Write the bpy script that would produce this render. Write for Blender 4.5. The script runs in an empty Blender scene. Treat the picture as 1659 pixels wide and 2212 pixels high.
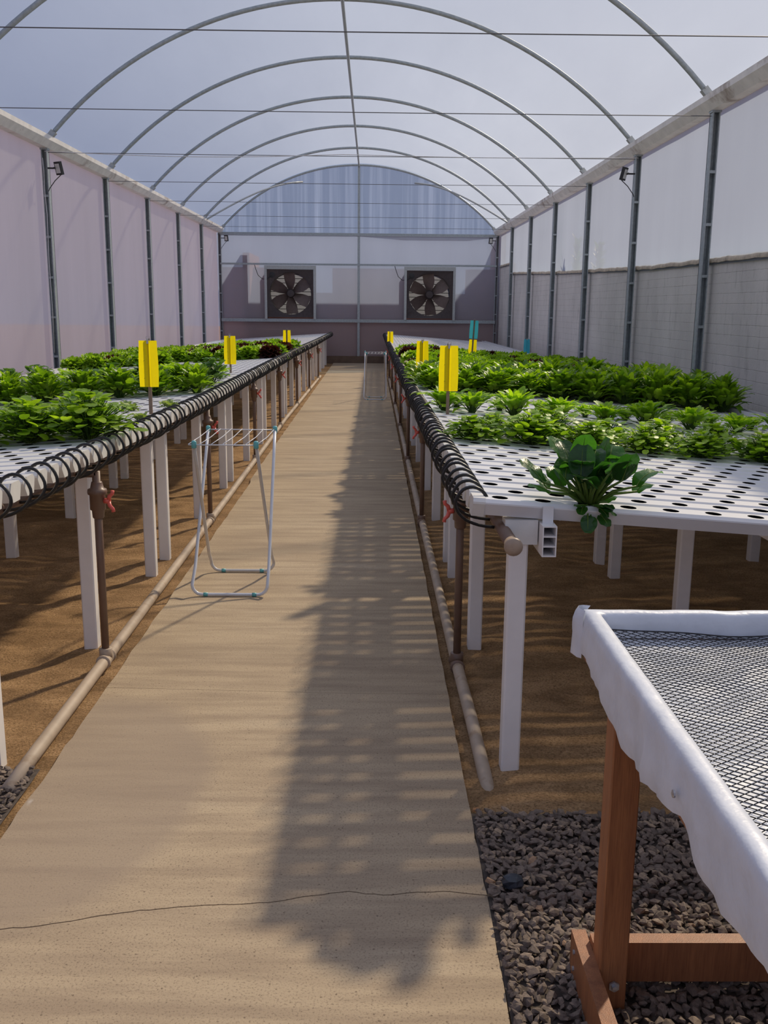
import bpy, math, random
from mathutils import Vector, Matrix, Euler, noise
S = bpy.context.scene
COL = S.collection
PI = math.pi
# ------------------------------------------------------------------ camera, light, exposure
def set_camera():
    x0, h, yaw, pitch, roll, f = 0.4258, 1.6123, 0.0129, 0.2095, 0.0094, 2080.3
    cy, sy, cp, sp = math.cos(yaw), math.sin(yaw), math.cos(pitch), math.sin(pitch)
    F = Vector((sy*cp, cy*cp, -sp)); r = Vector((cy, -sy, 0)); u = r.cross(F)
    c, s = math.cos(roll), math.sin(roll)
    r2 = c*r + s*u; u2 = -s*r + c*u
    cam = bpy.data.cameras.new('camera'); o = bpy.data.objects.new('camera', cam); COL.objects.link(o)
    m = Matrix((r2, u2, -F)).transposed().to_4x4(); m.translation = (x0, 0, h)
    o.matrix_world = m
    cam.sensor_fit = 'HORIZONTAL'; cam.sensor_width = 36.0; cam.lens = 36*f/1659
    cam.clip_start = 0.05; cam.clip_end = 500
    S.camera = o
set_camera()
SUN_STRENGTH, SKY_STRENGTH, EXPOSURE = 7.0, 0.70, 0.0
SUN_DIR = Vector((0.65, 0.93, 1.0)).normalized()      # from the ground towards the sun
w = bpy.data.worlds.new('sky'); S.world = w; w.use_nodes = True
nt = w.node_tree; nt.nodes.clear()
out = nt.nodes.new('ShaderNodeOutputWorld'); bg = nt.nodes.new('ShaderNodeBackground')
tc = nt.nodes.new('ShaderNodeTexCoord'); sep = nt.nodes.new('ShaderNodeSeparateXYZ'); rp = nt.nodes.new('ShaderNodeValToRGB')
nt.links.new(tc.outputs['Generated'], sep.inputs[0]); nt.links.new(sep.outputs['Z'], rp.inputs[0])
rp.color_ramp.elements[0].position = 0.0; rp.color_ramp.elements[0].color = (0.50, 0.58, 0.80, 1)
rp.color_ramp.elements[1].position = 0.7; rp.color_ramp.elements[1].color = (0.30, 0.42, 0.78, 1)
nt.links.new(rp.outputs[0], bg.inputs[0]); bg.inputs[1].default_value = SKY_STRENGTH
nt.links.new(bg.outputs[0], out.inputs[0])
sl = bpy.data.lights.new('sun', 'SUN'); so = bpy.data.objects.new('sun', sl); COL.objects.link(so)
sl.energy = SUN_STRENGTH; sl.angle = math.radians(2.1); sl.color = (1.0, 0.85, 0.63)
so.rotation_euler = SUN_DIR.to_track_quat('Z', 'Y').to_euler()
so.location = (10, 15, 20)
vs = S.view_settings; vs.view_transform = 'Standard'; vs.look = 'None'; vs.gamma = 1; vs.use_curve_mapping = False
vs.exposure = EXPOSURE
try:
    S.cycles.use_denoising = True; S.cycles.max_bounces = 10; S.cycles.transparent_max_bounces = 16
    S.cycles.sample_clamp_indirect = 6.0
except Exception: pass

# ------------------------------------------------------------------ helpers
class MB:
    """collects faces for ONE mesh object"""
    def __init__(s): s.v = []; s.f = []; s.m = []; s.t = []; s.tint = 0.5
    def vert(s, p): s.v.append((p[0], p[1], p[2])); s.t.append(s.tint); return len(s.v)-1
    def face(s, idx, m=0): s.f.append(tuple(idx)); s.m.append(m)
    def hull8(s, P, m=0):
        i = [s.vert(p) for p in P]
        for q in ((0,3,2,1),(4,5,6,7),(0,1,5,4),(1,2,6,5),(2,3,7,6),(3,0,4,7)): s.face([i[k] for k in q], m)
    def box(s, x0, x1, y0, y1, z0, z1, m=0, M=None):
        P = [(x0,y0,z0),(x1,y0,z0),(x1,y1,z0),(x0,y1,z0),(x0,y0,z1),(x1,y0,z1),(x1,y1,z1),(x0,y1,z1)]
        if M: P = [M @ Vector(p) for p in P]
        s.hull8(P, m)
    def bbox(s, x0, x1, y0, y1, z0, z1, b=.004, m=0):
        """box with its four upright edges chamfered"""
        ring = [(x0+b,y0),(x1-b,y0),(x1,y0+b),(x1,y1-b),(x1-b,y1),(x0+b,y1),(x0,y1-b),(x0,y0+b)]
        a = [s.vert((x,y,z0)) for x,y in ring]; c = [s.vert((x,y,z1)) for x,y in ring]
        for k in range(8): s.face((a[k],a[(k+1)%8],c[(k+1)%8],c[k]), m)
        s.face(a[::-1], m); s.face(c, m)
    def bar(s, a, b, wd, ht, m=0, up=(0,0,1)):
        a = Vector(a); b = Vector(b); d = (b-a).normalized(); up = Vector(up)
        x = d.cross(up); x = x.normalized() if x.length > 1e-5 else Vector((1,0,0)); z = x.cross(d)
        P = []
        for q in (a, b):
            for sx, sz in ((-1,-1),(1,-1),(1,1),(-1,1)): P.append(q + x*sx*wd/2 + z*sz*ht/2)
        s.hull8(P, m)
    def tube(s, pts, r, n=8, closed=False, m=0, cap=True):
        pts = [Vector(p) for p in pts]; N = len(pts); rings = []
        R = r if isinstance(r, (list, tuple)) else [r]*N
        ref = None
        for i, p in enumerate(pts):
            if closed: t = pts[(i+1) % N] - pts[i-1]
            else: t = pts[min(i+1, N-1)] - pts[max(i-1, 0)]
            t.normalize()
            if ref is None:
                ref = Vector((0,0,1)) if abs(t.z) < .9 else Vector((1,0,0))
                ref = (ref - t*ref.dot(t)).normalized()
            else:
                ref = ref - t*ref.dot(t)
                ref = ref.normalized() if ref.length > 1e-6 else t.orthogonal().normalized()
            b = t.cross(ref)
            rings.append([s.vert(p + (ref*math.cos(2*PI*k/n) + b*math.sin(2*PI*k/n))*R[i]) for k in range(n)])
        L = N if closed else N-1
        for i in range(L):
            A, B = rings[i], rings[(i+1) % N]
            for k in range(n): s.face((A[k], A[(k+1)%n], B[(k+1)%n], B[k]), m)
        if cap and not closed: s.face(rings[0][::-1], m); s.face(rings[-1], m)
    def lathe(s, prof, o=(0,0,0), axis='Z', n=16, m=0):
        o = Vector(o); rings = []
        for r, h in prof:
            ring = []
            for k in range(n):
                c, d = r*math.cos(2*PI*k/n), r*math.sin(2*PI*k/n)
                p = {'Z': (c,d,h), 'Y': (d,h,c), 'X': (h,c,d)}[axis]
                ring.append(s.vert(o + Vector(p)))
            rings.append(ring)
        for i in range(len(rings)-1):
            A, B = rings[i], rings[i+1]
            for k in range(n): s.face((A[k], A[(k+1)%n], B[(k+1)%n], B[k]), m)
        s.face(rings[0][::-1], m); s.face(rings[-1], m)
    def grid(s, rows, m=0):
        R = [[s.vert(p) for p in r] for r in rows]
        for i in range(len(R)-1):
            for j in range(len(R[i])-1): s.face((R[i][j], R[i][j+1], R[i+1][j+1], R[i+1][j]), m)
    def mesh(s, name, mats, smooth=False):
        me = bpy.data.meshes.new(name); me.from_pydata(s.v, [], s.f)
        for k in (mats if isinstance(mats, (list, tuple)) else [mats]): me.materials.append(k)
        if any(s.m): me.polygons.foreach_set('material_index', s.m)
        if smooth: me.polygons.foreach_set('use_smooth', [True]*len(s.f))
        a = me.attributes.new('tint', 'FLOAT', 'POINT'); a.data.foreach_set('value', s.t)
        me.update(); return me
    def build(s, name, mats, parent=None, smooth=False, loc=None):
        return obj(name, s.mesh(name, mats, smooth), parent, loc)
def obj(name, me, parent=None, loc=None):
    o = bpy.data.objects.new(name, me); COL.objects.link(o)
    if parent is not None: o.parent = parent
    if loc is not None: o.location = loc
    return o
def tag(o, label, cat=None, group=None, kind=None):
    if label: o['label'] = label
    if cat: o['category'] = cat
    if group: o['group'] = group
    if kind: o['kind'] = kind
    return o
def thing(name, label, cat, loc=(0,0,0), group=None):
    o = bpy.data.objects.new(name, None); COL.objects.link(o); o.location = loc; o.empty_display_size = .1
    return tag(o, label, cat, group)
def struct(o): o['kind'] = 'structure'; return o
def dup(root, loc=None, rot=None, scale=None):
    r = root.copy(); COL.objects.link(r)
    if loc is not None: r.location = loc
    if rot is not None: r.rotation_euler = rot
    if scale is not None: r.scale = scale
    for ch in root.children:
        c = ch.copy(); COL.objects.link(c); c.parent = r
        for g in ch.children:
            d = g.copy(); COL.objects.link(d); d.parent = c
    return r
ORD = ('first second third fourth fifth sixth seventh eighth ninth tenth eleventh twelfth thirteenth fourteenth fifteenth '
       'sixteenth seventeenth eighteenth nineteenth').split()
TENS = {2:'twent', 3:'thirt', 4:'fort', 5:'fift', 6:'sixt', 7:'sevent', 8:'eight', 9:'ninet'}
def ordi(n):
    if n < 20: return ORD[n-1]
    if n >= 100:
        return 'one-hundredth' if n == 100 else 'hundred-and-' + ordi(n-100)
    return TENS[n//10] + ('ieth' if n % 10 == 0 else 'y-' + ORD[n % 10 - 1])
def lerp(tab, y):
    if y <= tab[0][0]: return tab[0][1]
    for (a, u), (b, v) in zip(tab, tab[1:]):
        if y <= b: return u + (v-u)*(y-a)/(b-a)
    return tab[-1][1]

# ------------------------------------------------------------------ materials
def nodes(name):
    m = bpy.data.materials.new(name); m.use_nodes = True; n = m.node_tree; n.nodes.clear()
    o = n.nodes.new('ShaderNodeOutputMaterial'); return m, n, o
def N(n, t, **k):
    x = n.nodes.new(t)
    for a, v in k.items():
        if a.startswith('i_'): x.inputs[a[2:].replace('_', ' ')].default_value = v
        else: setattr(x, a, v)
    return x
def ramp(n, src, stops):
    r = N(n, 'ShaderNodeValToRGB'); n.links.new(src, r.inputs[0]); e = r.color_ramp.elements
    while len(e) < len(stops): e.new(0.5)
    for q, (p, c) in zip(e, stops):
        q.position = p; q.color = c if len(c) == 4 else (*c, 1)
    return r.outputs[0]
def mixc(n, fac, a, b, mode='MIX'):
    x = N(n, 'ShaderNodeMix', data_type='RGBA', blend_type=mode)
    for sock, v in ((x.inputs[0], fac), (x.inputs[6], a), (x.inputs[7], b)):
        if hasattr(v, 'is_linked'): n.links.new(v, sock)
        else: sock.default_value = v if not isinstance(v, tuple) or len(v) == 4 else (*v, 1)
    return x.outputs[2]
def noisetex(n, scale, detail=4, rough=.55, stretch=None, coord='Object'):
    t = N(n, 'ShaderNodeTexCoord'); src = t.outputs[coord]
    if stretch:
        mp = N(n, 'ShaderNodeMapping'); mp.inputs['Scale'].default_value = stretch; n.links.new(src, mp.inputs[0]); src = mp.outputs[0]
    x = N(n, 'ShaderNodeTexNoise'); x.inputs['Scale'].default_value = scale; x.inputs['Detail'].default_value = detail
    x.inputs['Roughness'].default_value = rough; n.links.new(src, x.inputs['Vector']); return x.outputs[0]
def bump(n, src, strength, dist=.01):
    b = N(n, 'ShaderNodeBump'); b.inputs['Strength'].default_value = strength; b.inputs['Distance'].default_value = dist
    n.links.new(src, b.inputs['Height']); return b.outputs[0]
def plain(name, col, rough=.5, metal=0, var=.12, scale=30, bmp=0, spec=.5, dirt=None):
    m, n, o = nodes(name); p = N(n, 'ShaderNodeBsdfPrincipled')
    p.inputs['Roughness'].default_value = rough; p.inputs['Metallic'].default_value = metal; p.inputs['Specular IOR Level'].default_value = spec
    ns = noisetex(n, scale)
    a = tuple(c*(1-var) for c in col); b = tuple(min(1, c*(1+var)) for c in col)
    c = ramp(n, ns, [(.3, a), (.7, b)])
    if dirt:
        d = noisetex(n, dirt[1], 6, .65)
        c = mixc(n, ramp(n, d, [(dirt[2], (0,0,0)), (dirt[2]+.15, (1,1,1))]), c, dirt[0])
    n.links.new(c, p.inputs['Base Color'])
    if bmp: n.links.new(bump(n, ns, bmp), p.inputs['Normal'])
    n.links.new(p.outputs[0], o.inputs[0]); return m
def film(name, transp, tr_col, diff=.12, streak=None, clear_col=(1,1,1), dcol=(.75,.75,.78), lo=.86, band=(.3,.7)):
    """milky greenhouse film: part clear, part scattering"""
    m, n, o = nodes(name)
    tr = N(n, 'ShaderNodeBsdfTransparent'); tr.inputs[0].default_value = (*clear_col, 1)
    tl = N(n, 'ShaderNodeBsdfTranslucent'); df = N(n, 'ShaderNodeBsdfDiffuse')
    ns = noisetex(n, 1.0, 5, .6, streak or (.5, .25, .5))
    c = ramp(n, ns, [(band[0], tuple(x*lo for x in tr_col)), (band[1], tr_col)])
    n.links.new(c, tl.inputs[0]); df.inputs[0].default_value = (*dcol, 1)
    a = N(n, 'ShaderNodeMixShader'); a.inputs[0].default_value = diff
    n.links.new(tl.outputs[0], a.inputs[1]); n.links.new(df.outputs[0], a.inputs[2])
    b = N(n, 'ShaderNodeMixShader'); b.inputs[0].default_value = transp
    n.links.new(a.outputs[0], b.inputs[1]); n.links.new(tr.outputs[0], b.inputs[2])
    n.links.new(b.outputs[0], o.inputs[0]); return m
def leafmat(name, dark, light, trans=.45, rough=.42, tscale=1.6, spec=.45, under=None):
    m, n, o = nodes(name)
    at = N(n, 'ShaderNodeAttribute', attribute_name='tint'); oi = N(n, 'ShaderNodeObjectInfo')
    ad = N(n, 'ShaderNodeMath', operation='MULTIPLY_ADD'); n.links.new(oi.outputs['Random'], ad.inputs[0]); ad.inputs[1].default_value = .25
    n.links.new(at.outputs['Fac'], ad.inputs[2])
    c = ramp(n, ad.outputs[0], [(.1, dark), (1.0, light)])
    ns = noisetex(n, 60, 3)
    c = mixc(n, ramp(n, ns, [(.35, (0,0,0)), (.75, (.35,.35,.35))]), c, tuple(x*.6 for x in dark))
    p = N(n, 'ShaderNodeBsdfPrincipled'); p.inputs['Roughness'].default_value = rough; p.inputs['Specular IOR Level'].default_value = spec
    n.links.new(c, p.inputs['Base Color'])
    n.links.new(bump(n, noisetex(n, 75, 3), .5, .004), p.inputs['Normal'])
    t = N(n, 'ShaderNodeBsdfTranslucent')
    tcx = mixc(n, 1.0, c, (tscale*1.0, tscale*1.05, tscale*.35, 1), 'MULTIPLY'); n.links.new(tcx, t.inputs[0])
    mx = N(n, 'ShaderNodeMixShader'); mx.inputs[0].default_value = trans
    n.links.new(p.outputs[0], mx.inputs[1]); n.links.new(t.outputs[0], mx.inputs[2]); n.links.new(mx.outputs[0], o.inputs[0])
    return m
def thinmat(name, col, trans, spk=None):
    m, n, o = nodes(name); p = N(n, 'ShaderNodeBsdfPrincipled'); p.inputs['Roughness'].default_value = .5
    c = ramp(n, noisetex(n, 40), [(.3, tuple(x*.95 for x in col)), (.7, col)])
    if spk: c = mixc(n, ramp(n, noisetex(n, 60, 3, .5), [(.72, (0,0,0)), (.76, (1,1,1))]), c, spk)
    n.links.new(c, p.inputs['Base Color']); t = N(n, 'ShaderNodeBsdfTranslucent'); n.links.new(c, t.inputs[0])
    mx = N(n, 'ShaderNodeMixShader'); mx.inputs[0].default_value = trans
    n.links.new(p.outputs[0], mx.inputs[1]); n.links.new(t.outputs[0], mx.inputs[2]); n.links.new(mx.outputs[0], o.inputs[0]); return m
YELLOW = thinmat('yellow_card', (1.0,.82,.004), .68, (.22,.15,.02))
BLUE = thinmat('blue_card', (.06,.46,.56), .35)
WHITE = plain('white_plastic', (.74,.74,.76), .32, var=.03, scale=5, spec=.5)
LEGWHITE = plain('white_post_plastic', (.84,.81,.80), .4, var=.04, scale=8)
CAPWHITE = plain('cap_plastic', (.72,.71,.69), .4, var=.04)
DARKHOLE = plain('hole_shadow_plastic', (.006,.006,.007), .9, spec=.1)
BLACKRUB = plain('black_rubber', (.012,.012,.013), .38, spec=.45)
BROWNPVC = plain('brown_pvc', (.17,.105,.075), .4, var=.08, scale=12)
BEIGEPVC = plain('dusty_beige_pvc', (.42,.33,.25), .6, var=.14, scale=9, dirt=((.30,.20,.12), 7, .55))
REDPL = plain('red_plastic', (.72,.13,.10), .35, var=.05)
STEEL = plain('galvanised_steel', (.34,.38,.40), .45, metal=.2, var=.15, scale=25)
STEELD = plain('galvanised_steel_dark', (.12,.13,.15), .5, metal=.3, var=.15, scale=25)
GUTTER = plain('pale_sheet_metal', (.80,.77,.74), .55, metal=.1, var=.1, scale=6, dirt=((.38,.31,.27), 2.2, .56))
FANMET = plain('fan_housing_metal', (.055,.042,.042), .5, metal=.3, var=.15, scale=15)
FANBLADE = plain('fan_blade_metal', (.12,.085,.074), .42, metal=.35, var=.12, scale=12)
LOUVRE = thinmat('louvre_plastic', (.155,.165,.195), .6)
ALU = plain('pale_aluminium', (.40,.42,.42), .45, metal=.4, var=.1)
BLACKPL = plain('black_plastic', (.015,.015,.017), .5)
GLASS = plain('lamp_glass', (.55,.56,.55), .25, var=.03)
CABLEW = plain('white_cable', (.6,.6,.62), .5)
WIRE = plain('steel_wire', (.10,.10,.11), .5, metal=.4)

STICK = plain('wooden_stake', (.20,.145,.105), .7, var=.2, scale=30)
RACKW = plain('white_enamel', (.66,.68,.74), .3, var=.03)
RACKG = plain('grey_enamel', (.62,.60,.58), .35, var=.03)
TEAL = plain('teal_plastic', (.14,.46,.48), .4, var=.05)
NETB = plain('black_net_plastic', (.02,.02,.024), .55)
LINER = plain('white_liner_film', (.66,.69,.76), .42, var=.06, scale=14, bmp=.5)
BOLT = plain('zinc_bolt', (.5,.5,.52), .35, metal=.7)
def woodmat(name, a, b):
    m, n, o = nodes(name); p = N(n, 'ShaderNodeBsdfPrincipled'); p.inputs['Roughness'].default_value = .5
    g = noisetex(n, 14, 6, .65, (3, 3, .25)); c = ramp(n, g, [(.25, a), (.75, b)]); f = noisetex(n, 90, 3, .6, (4, 4, .15))
    c = mixc(n, ramp(n, f, [(.45, (0,0,0)), (.75, (.5,.5,.5))]), c, tuple(x*.55 for x in a))
    n.links.new(c, p.inputs['Base Color']); n.links.new(bump(n, f, .25, .003), p.inputs['Normal']); n.links.new(p.outputs[0], o.inputs[0]); return m
WOOD = woodmat('varnished_wood', (.26,.095,.038), (.46,.185,.07))
def concretemat():
    m, n, o = nodes('path_concrete'); p = N(n, 'ShaderNodeBsdfPrincipled'); p.inputs['Roughness'].default_value = .85; p.inputs['Specular IOR Level'].default_value = .2
    big = noisetex(n, 1.1, 6, .62, (.6, 1.2, 1)); st = noisetex(n, 3.0, 6, .6, (.5, 4.0, 1)); fine = noisetex(n, 160, 3, .7)
    c = ramp(n, big, [(.3, (.39,.30,.205)), (.55, (.465,.365,.25)), (.75, (.49,.395,.285))])
    c = mixc(n, ramp(n, st, [(.36, (.75,.75,.75)), (.58, (0,0,0))]), c, (.31,.235,.165))
    c = mixc(n, ramp(n, fine, [(.32, (.75,.75,.75)), (.47, (0,0,0))]), c, (.17,.125,.088))
    pit = N(n, 'ShaderNodeTexVoronoi'); pit.inputs['Scale'].default_value = 34; t = N(n, 'ShaderNodeTexCoord'); n.links.new(t.outputs['Object'], pit.inputs['Vector'])
    c = mixc(n, ramp(n, pit.outputs['Distance'], [(.05, (.8,.8,.8)), (.12, (0,0,0))]), c, (.14,.10,.07))
    # darker rounded patch and pale lime residue, both in the slab colour
    def blob(cx, cy, sx, sy, soft, wob):
        mp = N(n, 'ShaderNodeMapping'); mp.inputs['Location'].default_value = (-cx/sx, -cy/sy, 0); mp.inputs['Scale'].default_value = (1/sx, 1/sy, 0)
        n.links.new(t.outputs['Object'], mp.inputs[0]); ln = N(n, 'ShaderNodeVectorMath', operation='LENGTH'); n.links.new(mp.outputs[0], ln.inputs[0])
        a = N(n, 'ShaderNodeMath', operation='MULTIPLY_ADD'); n.links.new(big, a.inputs[0]); a.inputs[1].default_value = wob; n.links.new(ln.outputs['Value'], a.inputs[2])
        return ramp(n, a.outputs[0], [(1.0+wob*.5-soft if False else .86, (1,1,1)), (.86+soft, (0,0,0))])
    d1 = blob(-.62, 3.02, .60, .95, .13, .25)
    c = mixc(n, mixc(n, 1.0, d1, (.6,.6,.6), 'MULTIPLY'), c, (.30,.235,.18))
    d2 = blob(-.70, 2.93, .10, .20, .75, 1.5)
    c = mixc(n, mixc(n, 1.0, d2, (.75,.75,.75), 'MULTIPLY'), c, (.58,.53,.50))
    n.links.new(c, p.inputs['Base Color'])
    h = mixc(n, .5, st, fine); n.links.new(bump(n, h, .35, .006), p.inputs['Normal'])
    n.links.new(p.outputs[0], o.inputs[0]); return m
CONCRETE = concretemat()
def sandmat(name, a, b, c3):
    m, n, o = nodes(name); p = N(n, 'ShaderNodeBsdfPrincipled'); p.inputs['Roughness'].default_value = .95; p.inputs['Specular IOR Level'].default_value = .1
    big = noisetex(n, 3.2, 7, .7, (.8, 1.6, 1)); fine = noisetex(n, 110, 4, .75)
    c = ramp(n, big, [(.36, tuple(x*.72 for x in a)), (.48, a), (.62, b)]); c = mixc(n, ramp(n, fine, [(.36, (.85,.85,.85)), (.52, (0,0,0))]), c, tuple(x*.42 for x in a))
    c = mixc(n, ramp(n, fine, [(.6, (0,0,0)), (.72, (.7,.7,.7))]), c, c3)
    n.links.new(c, p.inputs['Base Color']); n.links.new(bump(n, fine, .7, .012), p.inputs['Normal']); n.links.new(p.outputs[0], o.inputs[0]); return m
SAND = sandmat('coarse_brown_sand', (.32,.195,.098), (.46,.29,.15), (.62,.46,.30))
def stonemat():
    m, n, o = nodes('dark_gravel'); p = N(n, 'ShaderNodeBsdfPrincipled'); p.inputs['Roughness'].default_value = .75; p.inputs['Specular IOR Level'].default_value = .3
    at = N(n, 'ShaderNodeAttribute', attribute_name='tint')
    c = ramp(n, at.outputs['Fac'], [(0, (.085,.066,.057)), (.6, (.175,.135,.112)), (.9, (.28,.21,.16)), (1.0, (.42,.25,.14))])
    c = mixc(n, .35, c, ramp(n, noisetex(n, 120, 3), [(.3, (.09,.07,.06)), (.7, (.36,.28,.22))]))
    n.links.new(c, p.inputs['Base Color']); n.links.new(bump(n, noisetex(n, 90, 3), .4, .004), p.inputs['Normal']); n.links.new(p.outputs[0], o.inputs[0]); return m
STONE = stonemat()
def masonrymat():
    m, n, o = nodes('grey_rendered_masonry'); p = N(n, 'ShaderNodeBsdfPrincipled'); p.inputs['Roughness'].default_value = .9; p.inputs['Specular IOR Level'].default_value = .15
    t = N(n, 'ShaderNodeTexCoord'); mp = N(n, 'ShaderNodeMapping'); mp.inputs['Rotation'].default_value = (0, PI/2, 0)
    sx = N(n, 'ShaderNodeSeparateXYZ'); n.links.new(t.outputs['Object'], sx.inputs[0]); cb = N(n, 'ShaderNodeCombineXYZ')
    n.links.new(sx.outputs['Y'], cb.inputs['X']); n.links.new(sx.outputs['Z'], cb.inputs['Y'])
    br = N(n, 'ShaderNodeTexBrick'); br.inputs['Scale'].default_value = 1.0; br.inputs['Brick Width'].default_value = .42; br.inputs['Row Height'].default_value = .105
    br.inputs['Mortar Size'].default_value = .004; br.inputs['Mortar Smooth'].default_value = .9; n.links.new(cb.outputs[0], br.inputs['Vector'])
    br.inputs['Color1'].default_value = (1,1,1,1); br.inputs['Color2'].default_value = (.9,.9,.9,1); br.inputs['Mortar'].default_value = (0,0,0,1)
    a = noisetex(n, 1.2, 7, .65, (1, .8, .5)); b = noisetex(n, 6, 6, .7, (1, 1.5, .35)); f = noisetex(n, 45, 4, .7)
    c = ramp(n, a, [(.3, (.56,.53,.51)), (.7, (.74,.70,.67))])
    c = mixc(n, ramp(n, b, [(.56, (0,0,0)), (.75, (.55,.55,.55))]), c, (.30,.28,.265))
    br2 = ramp(n, br.outputs['Color'], [(.0, (.6,.6,.6)), (.8, (0,0,0))])
    fm = mixc(n, 1.0, br2, ramp(n, b, [(.4, (.2,.2,.2)), (.6, (1,1,1))]), 'MULTIPLY')
    c = mixc(n, fm, c, (.28,.265,.255))
    c = mixc(n, ramp(n, f, [(.25, (.5,.5,.5)), (.4, (0,0,0))]), c, (.22,.21,.2))
    n.links.new(c, p.inputs['Base Color']); n.links.new(bump(n, mixc(n, .5, br.outputs['Color'], f), .5, .01), p.inputs['Normal']); n.links.new(p.outputs[0], o.inputs[0]); return m
MASON = masonrymat()
MORTAR = plain('beige_coping_mortar', (.50,.42,.33), .9, var=.25, scale=12, bmp=.4)
BRICK = plain('reddish_brick_wall', (.40,.20,.16), .9, var=.25, scale=4, bmp=.3)
OUTSOIL = plain('reddish_soil', (.33,.20,.14), .95, var=.2, scale=3)
PLINTH = plain('brown_concrete_plinth', (.15,.10,.07), .9, var=.2, scale=5)
ROOF_T, ROOF_C = .43, (.43,.47,.53)
FILM_ROOF = film('roof_film', ROOF_T, ROOF_C, .12, (.6, .12, .6))
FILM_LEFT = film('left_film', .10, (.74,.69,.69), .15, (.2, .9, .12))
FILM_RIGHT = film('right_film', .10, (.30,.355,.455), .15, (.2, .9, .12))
FILM_GABLE = film('gable_film', .36, (.21,.255,.35), .2, (7, .2, .10), (.66,.80,1.0), lo=.42, band=(.46,.72))
FILM_BACK = film('end_film', .14, (.165,.205,.30), .34, (1.5, .2, .4), dcol=(.78,.72,.76))
FILM_LOW = film('low_end_film', .22, (.25,.22,.24), .42, (1.5, .2, .4), dcol=(.80,.66,.66))  # pinkish tint puts the red ground's glow into the film colour

# ------------------------------------------------------------------ ground, path
YEND, YFRONT, EAVE, RIDGE = 28.68, -4.32, 3.66, 5.54
random.seed(7)
def sandz(x, y):
    q = noise.noise(Vector((x*2.2, y*3.0, 3.1)))*.024 + noise.noise(Vector((x*5, y*8, 7.7)))*.016 + noise.noise(Vector((x*11, y*15, 2.7)))*.006 + noise.noise(Vector((x*1.0, y*1.0, 1.2)))*.015
    e = min(1, max(0, (abs(x)-.74)/.35))
    return -.028 + (q+.012)*(.25+.75*e)
def sand_field(name, x0, x1):
    mb = MB(); ys = []; y = -4.3
    while y < YEND: ys.append(y); y += .05 if 2.2 < y < 8 else (.09 if 8 <= y < 13 else .22)
    ys.append(YEND); nx = 64
    mb.grid([[(x0+(x1-x0)*i/nx, y, sandz(x0+(x1-x0)*i/nx, y)) for i in range(nx+1)] for y in ys])
    return struct(mb.build(name, SAND, smooth=True))
sand_field('floor', -4.05, -.70); sand_field('floor', .70, 4.1)
CR1 = [(-.78,2.22),(-.548,2.269),(-.489,2.273),(-.331,2.319),(-.165,2.354),(-.017,2.371),(.122,2.377),(.248,2.414),(.364,2.434),(.468,2.415),(.559,2.432),(.638,2.437),(.78,2.41)]
CR2 = [(-.78,3.915),(-.17,3.882),(.3,3.86),(.78,3.852)]
def crk(tab, a, s): return lambda x: lerp(tab, x) + a*noise.noise(Vector((x*s, tab[0][1], 0))) + a*.5*noise.noise(Vector((x*s*3.1, 5, 0)))
def path_slab(y0f, y1f, step):
    mb = MB(); nx = 60; rows = []
    ny = max(2, int(abs(y1f(0)-y0f(0))/step))
    for j in range(ny+1):
        r = []
        for i in range(nx+1):
            u = i/nx; t = j/ny
            yl = y0f(-.74+1.495*u); yh = y1f(-.74+1.495*u); y = yl+(yh-yl)*t
            e = .010*noise.noise(Vector((y*4, 0, 3)))+.006*noise.noise(Vector((y*13, 0, 5))); e2 = .008*noise.noise(Vector((y*4, 9, 3)))+.005*noise.noise(Vector((y*13, 9, 5)))
            xl, xr = -.73+e+(.02 if y < 9 else 0), .755+e2
            r.append((xl+(xr-xl)*u, y, .0015*noise.noise(Vector((xl+u*4, y*3, 0)))))
        rows.append(r)
    mb.grid(rows)
    per = rows[0] + [r[-1] for r in rows[1:]] + rows[-1][::-1][1:] + [r[0] for r in rows[::-1]][1:]
    for a, b in zip(per, per[1:]):
        i = [mb.vert(q) for q in (a, b, (b[0], b[1], -.12), (a[0], a[1], -.12))]; mb.face(i[::-1])
    return struct(mb.build('path', CONCRETE))
c1, c2 = crk(CR1, .006, 14), crk(CR2, .004, 9)
path_slab(lambda x: -4.3, lambda x: c1(x)-.0022, .08)
path_slab(lambda x: c1(x)+.0022, lambda x: c2(x)-.0012, .06)
path_slab(lambda x: c2(x)+.0012, lambda x: YEND-.12, .15)
mb = MB(); mb.box(-.8, .8, -4.3, YEND-.1, -.2, -.125); struct(mb.build('path_bed', PLINTH))
mb = MB(); mb.box(-60, 60, -60, 90, -.3, -.22); struct(mb.build('ground_outside', OUTSOIL))

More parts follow.
